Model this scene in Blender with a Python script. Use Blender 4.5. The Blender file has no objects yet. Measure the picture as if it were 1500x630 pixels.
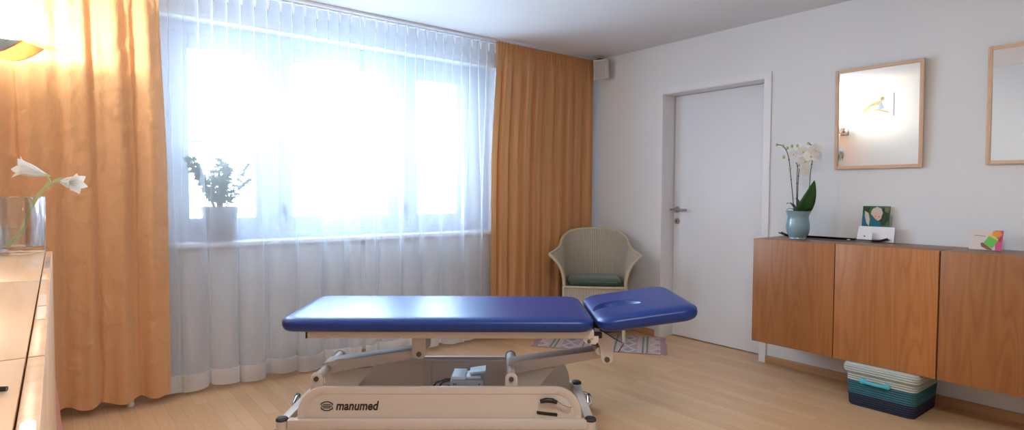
import bpy, bmesh, math, random
from mathutils import Vector, Matrix, noise
random.seed(7)
PI = math.pi
S = bpy.context.scene
COL = S.collection

# ------------------------------------------------------------------ camera
F_PX, YAW, PITCH, ROLL = 865.84, .665876, .0379, .00556
CAM = Vector((-4.07, 0.0, 1.22))
cy_, sy_ = math.cos(YAW), math.sin(YAW)
cp_, sp_ = math.cos(PITCH), math.sin(PITCH)
FWD = Vector((sy_*cp_, cy_*cp_, -sp_))
R0 = Vector((cy_, -sy_, 0)); U0 = R0.cross(FWD)
RIGHT = R0*math.cos(ROLL) + U0*math.sin(ROLL)
UP = -R0*math.sin(ROLL) + U0*math.cos(ROLL)
cam = bpy.data.cameras.new('camera'); co = bpy.data.objects.new('camera', cam); COL.objects.link(co)
cam.sensor_width = 36.0; cam.lens = F_PX/1500*36.0; cam.clip_start = .02
m = Matrix((RIGHT, UP, -FWD)).transposed().to_4x4(); m.translation = CAM
co.matrix_world = m
S.camera = co

def ray(px, py):
    return RIGHT*((px-750)/F_PX) - UP*((py-315)/F_PX) + FWD
def at_x(px, py, X):
    d = ray(px, py); return CAM + d*((X-CAM.x)/d.x)
def at_y(px, py, Y):
    d = ray(px, py); return CAM + d*((Y-CAM.y)/d.y)
def at_z(px, py, Z):
    d = ray(px, py); return CAM + d*((Z-CAM.z)/d.z)

# ------------------------------------------------------------------ materials
def lin(c):
    c = c/255.0
    return c/12.92 if c <= .04045 else ((c+.055)/1.055)**2.4
def rgb(r, g, b): return (lin(r), lin(g), lin(b), 1.0)

class NT:
    def __init__(s, name):
        s.m = bpy.data.materials.new(name); s.m.use_nodes = True
        s.t = s.m.node_tree; s.t.nodes.clear()
        s.out = s.t.nodes.new('ShaderNodeOutputMaterial')
    def n(s, typ, **kw):
        nd = s.t.nodes.new('ShaderNode'+typ)
        for k, v in kw.items():
            if k.startswith('i_'):
                key = k[2:].replace('_', ' ')
                nd.inputs[key].default_value = v
            else: setattr(nd, k, v)
        return nd
    def l(s, a, b): s.t.links.new(a, b)
    def surf(s, sock): s.l(sock, s.out.inputs['Surface'])

def bsdf(T, col, rough=.5, metal=0.0, spec=.5, coat=0.0, sheen=0.0, coat_rough=.1):
    p = T.n('BsdfPrincipled')
    p.inputs['Base Color'].default_value = col
    p.inputs['Roughness'].default_value = rough
    p.inputs['Metallic'].default_value = metal
    p.inputs['Specular IOR Level'].default_value = spec
    p.inputs['Coat Weight'].default_value = coat
    p.inputs['Coat Roughness'].default_value = coat_rough
    p.inputs['Sheen Weight'].default_value = sheen
    T.surf(p.outputs[0]); return p

def add_bump(T, p, height, strength=.2, dist=.005):
    b = T.n('Bump'); b.inputs['Strength'].default_value = strength; b.inputs['Distance'].default_value = dist
    T.l(height, b.inputs['Height']); T.l(b.outputs[0], p.inputs['Normal'])

def coords(T, kind='Object', scale=(1,1,1), rot=(0,0,0)):
    tc = T.n('TexCoord'); mp = T.n('Mapping'); mp.inputs['Scale'].default_value = scale; mp.inputs['Rotation'].default_value = rot
    T.l(tc.outputs[kind], mp.inputs['Vector']); return mp.outputs[0]

def ramp(T, fac, stops):
    r = T.n('ValToRGB'); e = r.color_ramp.elements
    e[0].position, e[0].color = stops[0]; e[1].position, e[1].color = stops[-1]
    for pos, c in stops[1:-1]:
        x = e.new(pos); x.color = c
    T.l(fac, r.inputs[0]); return r.outputs[0]

def mix(T, fac, a, b, blend='MIX'):
    mx = T.n('Mix', data_type='RGBA', blend_type=blend)
    for sock, v in ((mx.inputs[0], fac), (mx.inputs[6], a), (mx.inputs[7], b)):
        if hasattr(v, 'is_output'): T.l(v, sock)
        else: sock.default_value = v
    return mx.outputs[2]

def plain(name, col, rough=.5, metal=0.0, bump=0.0, bscale=200, var=0.06, **kw):
    """a plain procedural material: fine noise in colour and relief"""
    T = NT(name); p = bsdf(T, col, rough, metal, **kw)
    v = coords(T)
    nz = T.n('TexNoise', i_Scale=bscale, i_Detail=3.0); T.l(v, nz.inputs['Vector'])
    c2 = tuple(x*(1-var) for x in col[:3])+(1,)
    T.l(mix(T, nz.outputs[0], col, c2), p.inputs['Base Color'])
    if bump: add_bump(T, p, nz.outputs[0], bump, .002)
    return T.m

def wood(name, light, mid, dark, axis=2, scale=1.0, rough=.4, plank=None, plank_axis=1, coat=0.0, grain=1.0):
    """veneer: grain lines along axis, cathedral figure, optional tonal leaves"""
    T = NT(name); p = bsdf(T, mid, rough, coat=coat)
    tc = T.n('TexCoord')
    sc = [7*scale]*3; sc[axis] = .55*scale
    mp = T.n('Mapping'); mp.inputs['Scale'].default_value = sc; T.l(tc.outputs['Object'], mp.inputs[0])
    n1 = T.n('TexNoise', i_Scale=1.3, i_Detail=2.5, i_Roughness=.5, i_Distortion=.5); T.l(mp.outputs[0], n1.inputs['Vector'])
    mu = T.n('Math', operation='MULTIPLY'); mu.inputs[1].default_value = 9.0; T.l(n1.outputs[0], mu.inputs[0])
    fr = T.n('Math', operation='PINGPONG'); fr.inputs[1].default_value = .5; T.l(mu.outputs[0], fr.inputs[0])
    c1 = ramp(T, fr.outputs[0], [(0.0, dark), (.16, mid), (.5, light)])
    sc2 = [190*scale]*3; sc2[axis] = 5*scale
    mp2 = T.n('Mapping'); mp2.inputs['Scale'].default_value = sc2; T.l(tc.outputs['Object'], mp2.inputs[0])
    n2 = T.n('TexNoise', i_Scale=1.0, i_Detail=3.0); T.l(mp2.outputs[0], n2.inputs['Vector'])
    c = mix(T, .32*grain, c1, mix(T, n2.outputs[0], dark, light))
    c = mix(T, .55, c, mid)
    if plank:
        sp = T.n('SeparateXYZ'); T.l(tc.outputs['Object'], sp.inputs[0])
        dv = T.n('Math', operation='DIVIDE'); dv.inputs[1].default_value = plank; T.l(sp.outputs[plank_axis], dv.inputs[0])
        fl = T.n('Math', operation='FLOOR'); T.l(dv.outputs[0], fl.inputs[0])
        wn = T.n('TexWhiteNoise', noise_dimensions='1D'); T.l(fl.outputs[0], wn.inputs['W'])
        mr = T.n('MapRange'); mr.inputs['To Min'].default_value = .76; mr.inputs['To Max'].default_value = 1.2; T.l(wn.outputs[0], mr.inputs[0])
        vm = T.n('VectorMath', operation='SCALE'); T.l(c, vm.inputs[0]); T.l(mr.outputs[0], vm.inputs['Scale']); c = vm.outputs[0]
    T.l(c, p.inputs['Base Color'])
    add_bump(T, p, n2.outputs[0], .06, .001)
    return T.m

def clear_glass(name, tint=(.97, .99, .99, 1), gloss=.12, rough=.0, col=None):
    T = NT(name)
    tr = T.n('BsdfTransparent'); tr.inputs[0].default_value = tint
    gl = T.n('BsdfGlossy'); gl.inputs['Roughness'].default_value = rough
    fr = T.n('Fresnel', i_IOR=1.45)
    mu = T.n('Math', operation='MULTIPLY_ADD'); mu.inputs[1].default_value = .5; mu.inputs[2].default_value = gloss*.3
    T.l(fr.outputs[0], mu.inputs[0])
    ms = T.n('MixShader'); T.l(mu.outputs[0], ms.inputs[0]); T.l(tr.outputs[0], ms.inputs[1]); T.l(gl.outputs[0], ms.inputs[2])
    T.surf(ms.outputs[0]); return T.m

def cloth_sheer(name, open_=.4, col=(.93, .94, .96, 1), trans=.55):
    T = NT(name)
    v = coords(T, 'UV', (900, 900, 1))
    nz = T.n('TexNoise', i_Scale=.25, i_Detail=2.0); T.l(v, nz.inputs['Vector'])
    mr = T.n('MapRange'); mr.inputs['To Min'].default_value = 1-open_-.08; mr.inputs['To Max'].default_value = 1-open_+.08; T.l(nz.outputs[0], mr.inputs[0])
    # a grazing view looks through more thread
    lw = T.n('LayerWeight', i_Blend=.35)
    ad = T.n('Math', operation='MULTIPLY_ADD', use_clamp=True); ad.inputs[1].default_value = .35; T.l(lw.outputs['Facing'], ad.inputs[0]); T.l(mr.outputs[0], ad.inputs[2])
    tp = T.n('BsdfTransparent')
    df = T.n('BsdfDiffuse'); df.inputs[0].default_value = col
    tl = T.n('BsdfTranslucent'); tl.inputs[0].default_value = col
    m1 = T.n('MixShader'); m1.inputs[0].default_value = trans; T.l(df.outputs[0], m1.inputs[1]); T.l(tl.outputs[0], m1.inputs[2])
    m2 = T.n('MixShader'); T.l(ad.outputs[0], m2.inputs[0]); T.l(tp.outputs[0], m2.inputs[1]); T.l(m1.outputs[0], m2.inputs[2])
    T.surf(m2.outputs[0]); return T.m

def cloth_heavy(name, col, col2, trans=.18, crinkle=.5):
    T = NT(name)
    v = coords(T)
    nz = T.n('TexNoise', i_Scale=9.0, i_Detail=5.0, i_Distortion=1.2); T.l(v, nz.inputs['Vector'])
    v2 = coords(T, 'Object', (700, 700, 90))
    n2 = T.n('TexNoise', i_Scale=1.0, i_Detail=2.0); T.l(v2, n2.inputs['Vector'])
    c = mix(T, n2.outputs[0], col, col2)
    p = T.n('BsdfPrincipled'); p.inputs['Roughness'].default_value = .55; p.inputs['Sheen Weight'].default_value = .25
    p.inputs['Specular IOR Level'].default_value = .3
    T.l(c, p.inputs['Base Color'])
    ad = T.n('Math', operation='MULTIPLY_ADD'); ad.inputs[1].default_value = .25; T.l(n2.outputs[0], ad.inputs[0]); T.l(nz.outputs[0], ad.inputs[2])
    add_bump(T, p, ad.outputs[0], crinkle, .012)
    tl = T.n('BsdfTranslucent'); T.l(c, tl.inputs[0])
    ms = T.n('MixShader'); ms.inputs[0].default_value = trans; T.l(p.outputs[0], ms.inputs[1]); T.l(tl.outputs[0], ms.inputs[2])
    T.surf(ms.outputs[0]); return T.m

M = {}
# plaster
def plaster(name, col, b=.15):
    T = NT(name); p = bsdf(T, col, .85, spec=.2)
    nz = T.n('TexNoise', i_Scale=180.0, i_Detail=4.0); T.l(coords(T), nz.inputs['Vector'])
    n3 = T.n('TexNoise', i_Scale=1.3, i_Detail=2.0); T.l(coords(T), n3.inputs['Vector'])
    c2 = tuple(x*.965 for x in col[:3])+(1,)
    T.l(mix(T, n3.outputs[0], col, c2), p.inputs['Base Color'])
    add_bump(T, p, nz.outputs[0], b, .002); return T.m
M['wall'] = plaster('white_plaster', rgb(224, 227, 230))
M['ceil'] = plaster('ceiling_plaster', rgb(220, 222, 226))
# parquet
def parquet():
    T = NT('beech_parquet'); p = bsdf(T, rgb(205, 160, 115), .3)
    tc = T.n('TexCoord'); mp = T.n('Mapping'); mp.inputs['Rotation'].default_value = (0, 0, PI/2); T.l(tc.outputs['Object'], mp.inputs[0])
    br = T.n('TexBrick', offset=.37, offset_frequency=3, squash=1.0)
    br.inputs['Scale'].default_value = 1.0; br.inputs['Brick Width'].default_value = .62; br.inputs['Row Height'].default_value = .07
    br.inputs['Mortar Size'].default_value = .0009; br.inputs['Mortar Smooth'].default_value = .3; br.inputs['Bias'].default_value = 0
    br.inputs['Color1'].default_value = rgb(218, 182, 142); br.inputs['Color2'].default_value = rgb(204, 164, 122); br.inputs['Mortar'].default_value = rgb(178, 136, 98)
    T.l(mp.outputs[0], br.inputs['Vector'])
    m2 = T.n('Mapping'); m2.inputs['Scale'].default_value = (90, 4, 1); T.l(tc.outputs['Object'], m2.inputs[0])
    nz = T.n('TexNoise', i_Scale=1.0, i_Detail=4.0); T.l(m2.outputs[0], nz.inputs['Vector'])
    c = mix(T, .18, br.outputs['Color'], ramp(T, nz.outputs[0], [(.3, rgb(170, 120, 78)), (.7, rgb(232, 196, 152))]))
    T.l(c, p.inputs['Base Color'])
    n4 = T.n('TexNoise', i_Scale=3.0, i_Detail=3.0); T.l(tc.outputs['Object'], n4.inputs['Vector'])
    mr = T.n('MapRange'); mr.inputs['To Min'].default_value = .24; mr.inputs['To Max'].default_value = .42; T.l(n4.outputs[0], mr.inputs[0]); T.l(mr.outputs[0], p.inputs['Roughness'])
    add_bump(T, p, br.outputs['Fac'], -.15, .001)
    return T.m
M['floor'] = parquet()
M['oak'] = wood('oak_baseboard', rgb(206, 164, 118), rgb(186, 140, 96), rgb(150, 106, 68), axis=1, rough=.45)
M['cherry'] = wood('cherry_veneer', rgb(184, 126, 74), rgb(164, 104, 56), rgb(130, 78, 40), axis=2, scale=1.0, rough=.42, plank=.131)
M['cherry_top'] = wood('cherry_top', rgb(156, 112, 80), rgb(132, 92, 64), rgb(100, 66, 44), axis=1, rough=.38)  # greyer than the doors: grazing reflection on the top put into the colour
M['pear'] = wood('pale_pear_veneer', rgb(226, 192, 156), rgb(216, 178, 140), rgb(198, 156, 118), axis=1, scale=.6, rough=.35, grain=.5)
M['pear_front'] = wood('pale_pear_front', rgb(226, 192, 156), rgb(216, 178, 140), rgb(194, 152, 114), axis=2, scale=.6, rough=.35, grain=.5)
M['birch'] = wood('birch_frame', rgb(222, 194, 168), rgb(212, 180, 152), rgb(194, 160, 132), axis=2, scale=2, rough=.5, grain=.6)
M['birch_h'] = wood('birch_frame_across', rgb(222, 194, 168), rgb(212, 180, 152), rgb(194, 160, 132), axis=1, scale=2, rough=.5, grain=.6)
M['bent'] = wood('bent_beech', rgb(206, 150, 104), rgb(188, 128, 84), rgb(160, 102, 62), axis=0, scale=2, rough=.45)
M['white_lacquer'] = plain('white_lacquer', rgb(232, 232, 236), .35, var=.02)
M['door_white'] = plain('door_white', rgb(228, 231, 236), .4, var=.015)
M['frame_white'] = plain('door_frame_white', rgb(226, 226, 230), .4, var=.015)
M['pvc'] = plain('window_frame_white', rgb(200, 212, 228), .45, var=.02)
M['steel'] = plain('brushed_steel', rgb(176, 174, 174), .32, 1.0, var=.1)
M['boltsteel'] = plain('dark_bolt_steel', rgb(104, 100, 98), .35, 1.0, var=.1)
M['chrome'] = plain('chrome', rgb(214, 214, 216), .12, 1.0, var=.03)
M['black'] = plain('black_plastic', rgb(26, 26, 29), .4, var=.1)
M['rubber'] = plain('dark_rubber', rgb(52, 52, 55), .55, var=.1)
M['powder'] = plain('cream_powder_coat', rgb(208, 199, 192), .38, bump=.05, bscale=900, var=.03)
M['greybox'] = plain('grey_control_box', rgb(140, 146, 158), .5, var=.05)
M['bluegrey'] = plain('pale_cap', rgb(196, 214, 230), .4, var=.04)
M['print'] = plain('black_print', rgb(38, 32, 32), .5, var=.05)
def vinyl():
    T = NT('blue_vinyl'); p = bsdf(T, rgb(26, 58, 146), .45, spec=.4, coat=.62, coat_rough=.33); p.inputs['Coat Tint'].default_value = (.72, .86, 1, 1); p.inputs['Specular Tint'].default_value = (.7, .85, 1, 1)
    vo = T.n('TexVoronoi', i_Scale=620.0); T.l(coords(T), vo.inputs['Vector'])
    nz = T.n('TexNoise', i_Scale=4.0, i_Detail=2.0); T.l(coords(T), nz.inputs['Vector'])
    T.l(mix(T, nz.outputs[0], rgb(4, 44, 118), rgb(8, 52, 132)), p.inputs['Base Color'])
    add_bump(T, p, vo.outputs['Distance'], .12, .0008); return T.m
M['vinyl'] = vinyl()
M['sheer'] = cloth_sheer('sheer_voile', .66, col=(.73, .77, .83, 1), trans=.22)
M['hem'] = cloth_sheer('sheer_hem', .35, trans=.35)
M['tape'] = cloth_sheer('sheer_tape', .72, trans=.4)
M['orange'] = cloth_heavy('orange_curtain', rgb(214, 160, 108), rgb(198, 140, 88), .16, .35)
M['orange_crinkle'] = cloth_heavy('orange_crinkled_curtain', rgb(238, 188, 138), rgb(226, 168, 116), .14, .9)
M['salmon'] = cloth_heavy('salmon_cloth', rgb(226, 136, 112), rgb(206, 116, 94), .05, .3)
M['green_cloth'] = plain('dark_green_cloth', rgb(70, 88, 72), .9, bump=.3, bscale=420, var=.2, sheen=.3)
M['cream_leg'] = plain('cream_paint', rgb(214, 204, 180), .45, var=.05)
def wicker():
    T = NT('woven_fibre'); p = bsdf(T, rgb(188, 178, 154), .7, spec=.3)
    uv = coords(T, 'UV', (1, 1, 1))
    w = T.n('TexWave', wave_type='BANDS', bands_direction='X', i_Scale=27.0, i_Distortion=.35, i_Detail=1.0); w.inputs['Detail Scale'].default_value = 3.0
    T.l(uv, w.inputs['Vector'])
    w2 = T.n('TexWave', wave_type='BANDS', bands_direction='Y', i_Scale=60.0, i_Distortion=.4); T.l(uv, w2.inputs['Vector'])
    mu = T.n('Math', operation='MULTIPLY_ADD'); mu.inputs[1].default_value = .25; T.l(w2.outputs['Fac'], mu.inputs[0]); T.l(w.outputs['Fac'], mu.inputs[2])
    T.l(ramp(T, w.outputs['Fac'], [(0.0, rgb(148, 138, 120)), (.45, rgb(190, 181, 163)), (1, rgb(202, 194, 178))]), p.inputs['Base Color'])
    add_bump(T, p, mu.outputs[0], .6, .006); return T.m
M['wicker'] = wicker()
def braid():
    T = NT('fibre_braid'); p = bsdf(T, rgb(192, 180, 156), .7, spec=.3)
    w = T.n('TexWave', wave_type='BANDS', bands_direction='DIAGONAL', i_Scale=70.0, i_Distortion=.5); T.l(coords(T), w.inputs['Vector'])
    T.l(ramp(T, w.outputs['Fac'], [(0, rgb(164, 150, 124)), (.6, rgb(204, 194, 170))]), p.inputs['Base Color'])
    add_bump(T, p, w.outputs['Fac'], .4, .004); return T.m
M['braid'] = braid()
def pot_glaze(name, a, b):
    T = NT(name); p = bsdf(T, a, .18, coat=.5, coat_rough=.08)
    nz = T.n('TexNoise', i_Scale=14.0, i_Detail=4.0); T.l(coords(T), nz.inputs['Vector'])
    T.l(mix(T, nz.outputs[0], a, b), p.inputs['Base Color']); return T.m
M['glaze'] = pot_glaze('pale_teal_glaze', rgb(116, 150, 166), rgb(136, 166, 176))
M['stonepot'] = plain('grey_pot', rgb(176, 180, 190), .6, bump=.1, bscale=60, var=.08)
M['leaf'] = plain('orchid_leaf', rgb(40, 92, 40), .35, bscale=30, var=.25)
M['stalk'] = plain('dark_stalk', rgb(52, 62, 44), .5, var=.15)
M['bud'] = plain('green_bud', rgb(178, 196, 128), .5, var=.1)
def petal(name, col, tr=.35):
    T = NT(name); p = T.n('BsdfPrincipled'); p.inputs['Base Color'].default_value = col; p.inputs['Roughness'].default_value = .5
    nz = T.n('TexNoise', i_Scale=60.0); T.l(coords(T), nz.inputs['Vector'])
    T.l(mix(T, nz.outputs[0], col, tuple(x*.93 for x in col[:3])+(1,)), p.inputs['Base Color'])
    tl = T.n('BsdfTranslucent'); tl.inputs[0].default_value = col
    ms = T.n('MixShader'); ms.inputs[0].default_value = tr; T.l(p.outputs[0], ms.inputs[1]); T.l(tl.outputs[0], ms.inputs[2]); T.surf(ms.outputs[0]); return T.m
M['petal'] = petal('white_petal', rgb(250, 250, 248))
M['lip'] = plain('yellow_lip', rgb(214, 198, 110), .5, var=.1)
M['palestem'] = petal('pale_stem', rgb(222, 222, 168), .3)
M['shrub'] = petal('shrub_leaf', rgb(140, 164, 150), .4)
M['twig'] = plain('twig', rgb(110, 104, 90), .7, var=.2)
M['glass'] = clear_glass('vase_glass', (.985, .995, .992, 1), .1)
M['pane'] = clear_glass('window_pane', (.97, .985, 1, 1), .05)
M['acrylic'] = clear_glass('clear_acrylic', (.94, .95, .97, 1), .35)
M['lampglass'] = clear_glass('lamp_glass', (.90, .98, .96, 1), .3)
M['water'] = clear_glass('water', (.965, .985, .98, 1), .12)
def mirror():
    T = NT('mirror_silver'); g = T.n('BsdfGlossy'); g.inputs['Roughness'].default_value = 0.0
    nz = T.n('TexNoise', i_Scale=2.0); T.l(coords(T), nz.inputs['Vector'])
    T.l(mix(T, nz.outputs[0], (.86, .88, .88, 1), (.88, .90, .90, 1)), g.inputs['Color']); T.surf(g.outputs[0]); return T.m
M['mirror'] = mirror()
M['paper'] = plain('white_paper', rgb(236, 236, 240), .8, var=.02)
M['cream_paper'] = plain('cream_paper', rgb(216, 204, 200), .8, var=.02)
M['tray'] = plain('black_lacquer', rgb(24, 24, 26), .25, var=.1)
M['traybrown'] = plain('brown_lacquer', rgb(92, 58, 44), .35, var=.2)
M['grille'] = None
def grille():
    T = NT('speaker_grille'); p = bsdf(T, rgb(176, 172, 170), .7)
    vo = T.n('TexVoronoi', i_Scale=330.0); T.l(coords(T), vo.inputs['Vector'])
    T.l(ramp(T, vo.outputs['Distance'], [(.1, rgb(120, 116, 116)), (.5, rgb(190, 186, 184))]), p.inputs['Base Color']); return T.m
M['grille'] = grille()
M['spk'] = plain('speaker_white', rgb(222, 220, 220), .5, var=.03)
def flat(name, r, g, b): 
    M[name] = plain(name, rgb(r, g, b), .7, var=.05)
for a in (('ink_green', 62, 100, 52), ('ink_lime', 110, 190, 90), ('ink_orange', 232, 150, 60), ('ink_yellow', 226, 204, 110), ('ink_pink', 214, 78, 128),
          ('ink_brown', 140, 92, 66), ('ink_hat', 206, 196, 180), ('ink_skin', 222, 182, 160), ('ink_teal', 24, 104, 124), ('ink_shade', 120, 92, 84),
          ('ink_blue', 58, 70, 120), ('ink_grey', 110, 106, 112), ('ink_pale', 200, 194, 190), ('wash_green', 120, 132, 84), ('wash_peach', 206, 140, 100),
          ('wash_blue', 120, 146, 184), ('aqua', 70, 186, 210), ('ink_darkgreen', 38, 62, 34), ('ink_olive', 112, 116, 76)):
    flat(*a)
def rope():
    """coiled seagrass rope in three dyed bands"""
    T = NT('banded_rope'); p = bsdf(T, rgb(170, 178, 172), .85, spec=.2)
    tc = T.n('TexCoord'); sp = T.n('SeparateXYZ'); T.l(tc.outputs['Object'], sp.inputs[0])
    r = T.n('ValToRGB'); r.color_ramp.interpolation = 'CONSTANT'
    e = r.color_ramp.elements; e[0].position = 0; e[0].color = rgb(58, 62, 84); e[1].position = .30; e[1].color = rgb(66, 116, 130)
    x = e.new(.61); x.color = rgb(196, 204, 198)
    dv = T.n('Math', operation='DIVIDE'); dv.inputs[1].default_value = .24; T.l(sp.outputs[2], dv.inputs[0]); T.l(dv.outputs[0], r.inputs[0])
    w = T.n('TexWave', wave_type='BANDS', bands_direction='Z', i_Scale=24.0, i_Distortion=.6, i_Detail=2.0); T.l(tc.outputs['Object'], w.inputs['Vector'])
    mp = T.n('Mapping'); mp.inputs['Scale'].default_value = (110, 110, 200); T.l(tc.outputs['Object'], mp.inputs[0])
    nz = T.n('TexNoise', i_Scale=1.0, i_Detail=2.0); T.l(mp.outputs[0], nz.inputs['Vector'])
    c = mix(T, nz.outputs[0], r.outputs[0], mix(T, .5, r.outputs[0], rgb(210, 214, 214), 'MULTIPLY'))
    c = mix(T, .30, c, w.outputs['Color'], 'MULTIPLY')
    T.l(c, p.inputs['Base Color']); add_bump(T, p, w.outputs['Fac'], .6, .006); return T.m
M['rope'] = rope()
def rugmat():
    """woven stripes along the length (UV x) with stepped motifs"""
    T = NT('woven_rug'); p = bsdf(T, rgb(176, 150, 156), .95, spec=.1)
    tc = T.n('TexCoord'); sp = T.n('SeparateXYZ'); T.l(tc.outputs['UV'], sp.inputs[0])
    pk, mauve, gr, cr = rgb(206, 178, 172), rgb(176, 152, 158), rgb(84, 128, 118), rgb(216, 204, 198)
    seq = [(0, pk), (.10, gr), (.117, pk), (.135, gr), (.152, pk), (.19, mauve), (.33, pk), (.36, gr), (.375, pk), (.43, mauve), (.57, pk), (.625, gr), (.64, pk), (.67, mauve), (.81, pk), (.848, gr), (.865, pk), (.883, gr), (.90, pk)]
    r = T.n('ValToRGB'); r.color_ramp.interpolation = 'CONSTANT'; e = r.color_ramp.elements
    e[0].position, e[0].color = seq[0]; e[1].position, e[1].color = seq[1]
    for q in seq[2:]:
        x = e.new(q[0]); x.color = q[1]
    T.l(sp.outputs[0], r.inputs[0])
    # stepped diamonds in the mauve fields
    def M2(op, a, b=None):
        n = T.n('Math', operation=op)
        for i, v in enumerate((a, b)):
            if v is None: continue
            if hasattr(v, 'is_output'): T.l(v, n.inputs[i])
            else: n.inputs[i].default_value = v
        return n.outputs[0]
    u = M2('FRACT', M2('MULTIPLY', M2('ADD', sp.outputs[0], .10), 1/.24))
    du = M2('ABSOLUTE', M2('ADD', u, -.5))
    v = M2('FRACT', M2('MULTIPLY', sp.outputs[1], 3.0)); dv = M2('ABSOLUTE', M2('ADD', v, -.5))
    st = M2('SNAP', M2('ADD', du, M2('MULTIPLY', dv, .55)), .06)
    band = M2('MULTIPLY', M2('LESS_THAN', st, .26), M2('GREATER_THAN', st, .14))
    core = M2('LESS_THAN', st, .08)
    c = mix(T, M2('MULTIPLY', band, .75), r.outputs[0], cr)
    c = mix(T, M2('MULTIPLY', core, .6), c, rgb(128, 130, 140))
    nz = T.n('TexNoise', i_Scale=260.0, i_Detail=2.0); T.l(coords(T), nz.inputs['Vector'])
    c = mix(T, .22, c, mix(T, nz.outputs[0], rgb(120, 104, 110), rgb(226, 214, 212)))
    T.l(c, p.inputs['Base Color']); add_bump(T, p, nz.outputs[0], .5, .004); return T.m
M['rug'] = rugmat()
M['fringe'] = plain('rug_fringe', rgb(178, 146, 152), .95, var=.2)
T = NT('halogen_bulb'); em = T.n('Emission'); em.inputs[0].default_value = (1, .86, .66, 1); em.inputs[1].default_value = 60.0; T.surf(em.outputs[0]); M['bulb'] = T.m

# ------------------------------------------------------------------ mesh helpers
def BM(): return bmesh.new()
def pieces(bm):
    """loose islands of a mesh grouped into pieces that stand clear of each other"""
    seen, isl = set(), []
    for v in bm.verts:
        if v in seen: continue
        st, comp = [v], []; seen.add(v)
        while st:
            q = st.pop(); comp.append(q)
            for e in q.link_edges:
                w_ = e.other_vert(q)
                if w_ not in seen: seen.add(w_); st.append(w_)
        isl.append(comp)
    if len(isl) < 2 or len(isl) > 60: return [[v for c in isl for v in c]]
    bb = []
    for c in isl:
        lo = [min(v.co[i] for v in c) for i in range(3)]; hi = [max(v.co[i] for v in c) for i in range(3)]
        bb.append((lo, hi, max(hi[i]-lo[i] for i in range(3))))
    par = list(range(len(isl)))
    def find(i):
        while par[i] != i: i = par[i]
        return i
    for i in range(len(isl)):
        for j in range(i):
            g = math.sqrt(sum(max(0, bb[i][0][k]-bb[j][1][k], bb[j][0][k]-bb[i][1][k])**2 for k in range(3)))
            if g <= max(.02, .5*max(bb[i][2], bb[j][2])) and not (SPLIT_CLOSE and g > .004): par[find(i)] = find(j)
    out = {}
    for i, c in enumerate(isl): out.setdefault(find(i), []).extend(c)
    return list(out.values())
SPLIT_CLOSE = False
KEEP = ('fringe', 'foliage', 'flower', 'bud', 'sheet', 'emblem', 'lettering', 'pane', 'lid', 'throat', 'spathe', 'bracket_plate')
def obj(name, bm, mat, parent=None, smooth=True, kind=None, angle=40):
    if isinstance(bm, bmesh.types.BMesh) and parent and name not in KEEP:
        ps = pieces(bm)
        if len(ps) > 1:
            first = None
            for p in ps[1:]:
                nb = bmesh.new(); mp = {v: nb.verts.new(v.co) for v in p}
                for f in {f for v in p for f in v.link_faces}:
                    nf = nb.faces.new([mp[v] for v in f.verts]); nf.material_index = f.material_index
                obj_one(name, nb, mat, parent, smooth, kind, angle)
            for p in ps[1:]: bmesh.ops.delete(bm, geom=p, context='VERTS')
    return obj_one(name, bm, mat, parent, smooth, kind, angle)
def obj_one(name, bm, mat, parent=None, smooth=True, kind=None, angle=40):
    if isinstance(bm, bmesh.types.BMesh):
        me = bpy.data.meshes.new(name); bmesh.ops.recalc_face_normals(bm, faces=bm.faces[:]); bm.to_mesh(me); bm.free()
    else: me = bm
    if smooth:
        me.polygons.foreach_set('use_smooth', [True]*len(me.polygons))
        me.set_sharp_from_angle(angle=math.radians(angle))
    for mt in (mat if isinstance(mat, (list, tuple)) else [mat]): me.materials.append(mt)
    o = bpy.data.objects.new(name, me); COL.objects.link(o)
    if parent: o.parent = parent
    if kind: o['kind'] = kind
    return o
def tag(o, label, cat, group=None):
    o['label'] = label; o['category'] = cat
    if group: o['group'] = group
    return o
def thing(name, label, cat, loc=(0,0,0), rot=(0,0,0), group=None):
    o = bpy.data.objects.new(name, None); COL.objects.link(o); o.empty_display_size = .05
    o.location = loc; o.rotation_euler = rot
    return tag(o, label, cat, group)
def box(bm, a, b, bev=0.0, mi=0, seg=2):
    x0, y0, z0 = (min(a[i], b[i]) for i in range(3)); x1, y1, z1 = (max(a[i], b[i]) for i in range(3))
    t = bmesh.new()
    bmesh.ops.create_cube(t, size=1.0)
    for v in t.verts: v.co = Vector(((x0+x1)/2+v.co.x*(x1-x0), (y0+y1)/2+v.co.y*(y1-y0), (z0+z1)/2+v.co.z*(z1-z0)))
    if bev: bmesh.ops.bevel(t, geom=t.edges[:], offset=min(bev, .45*min(x1-x0, y1-y0, z1-z0)), segments=seg, profile=.5, affect='EDGES')
    merge(bm, t, mi); return bm
def merge(bm, t, mi=0, M4=None):
    mp = {}
    for v in t.verts: mp[v] = bm.verts.new(M4 @ v.co if M4 else v.co)
    for f in t.faces:
        try:
            nf = bm.faces.new([mp[v] for v in f.verts]); nf.material_index = mi
        except ValueError: pass
    t.free()
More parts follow.
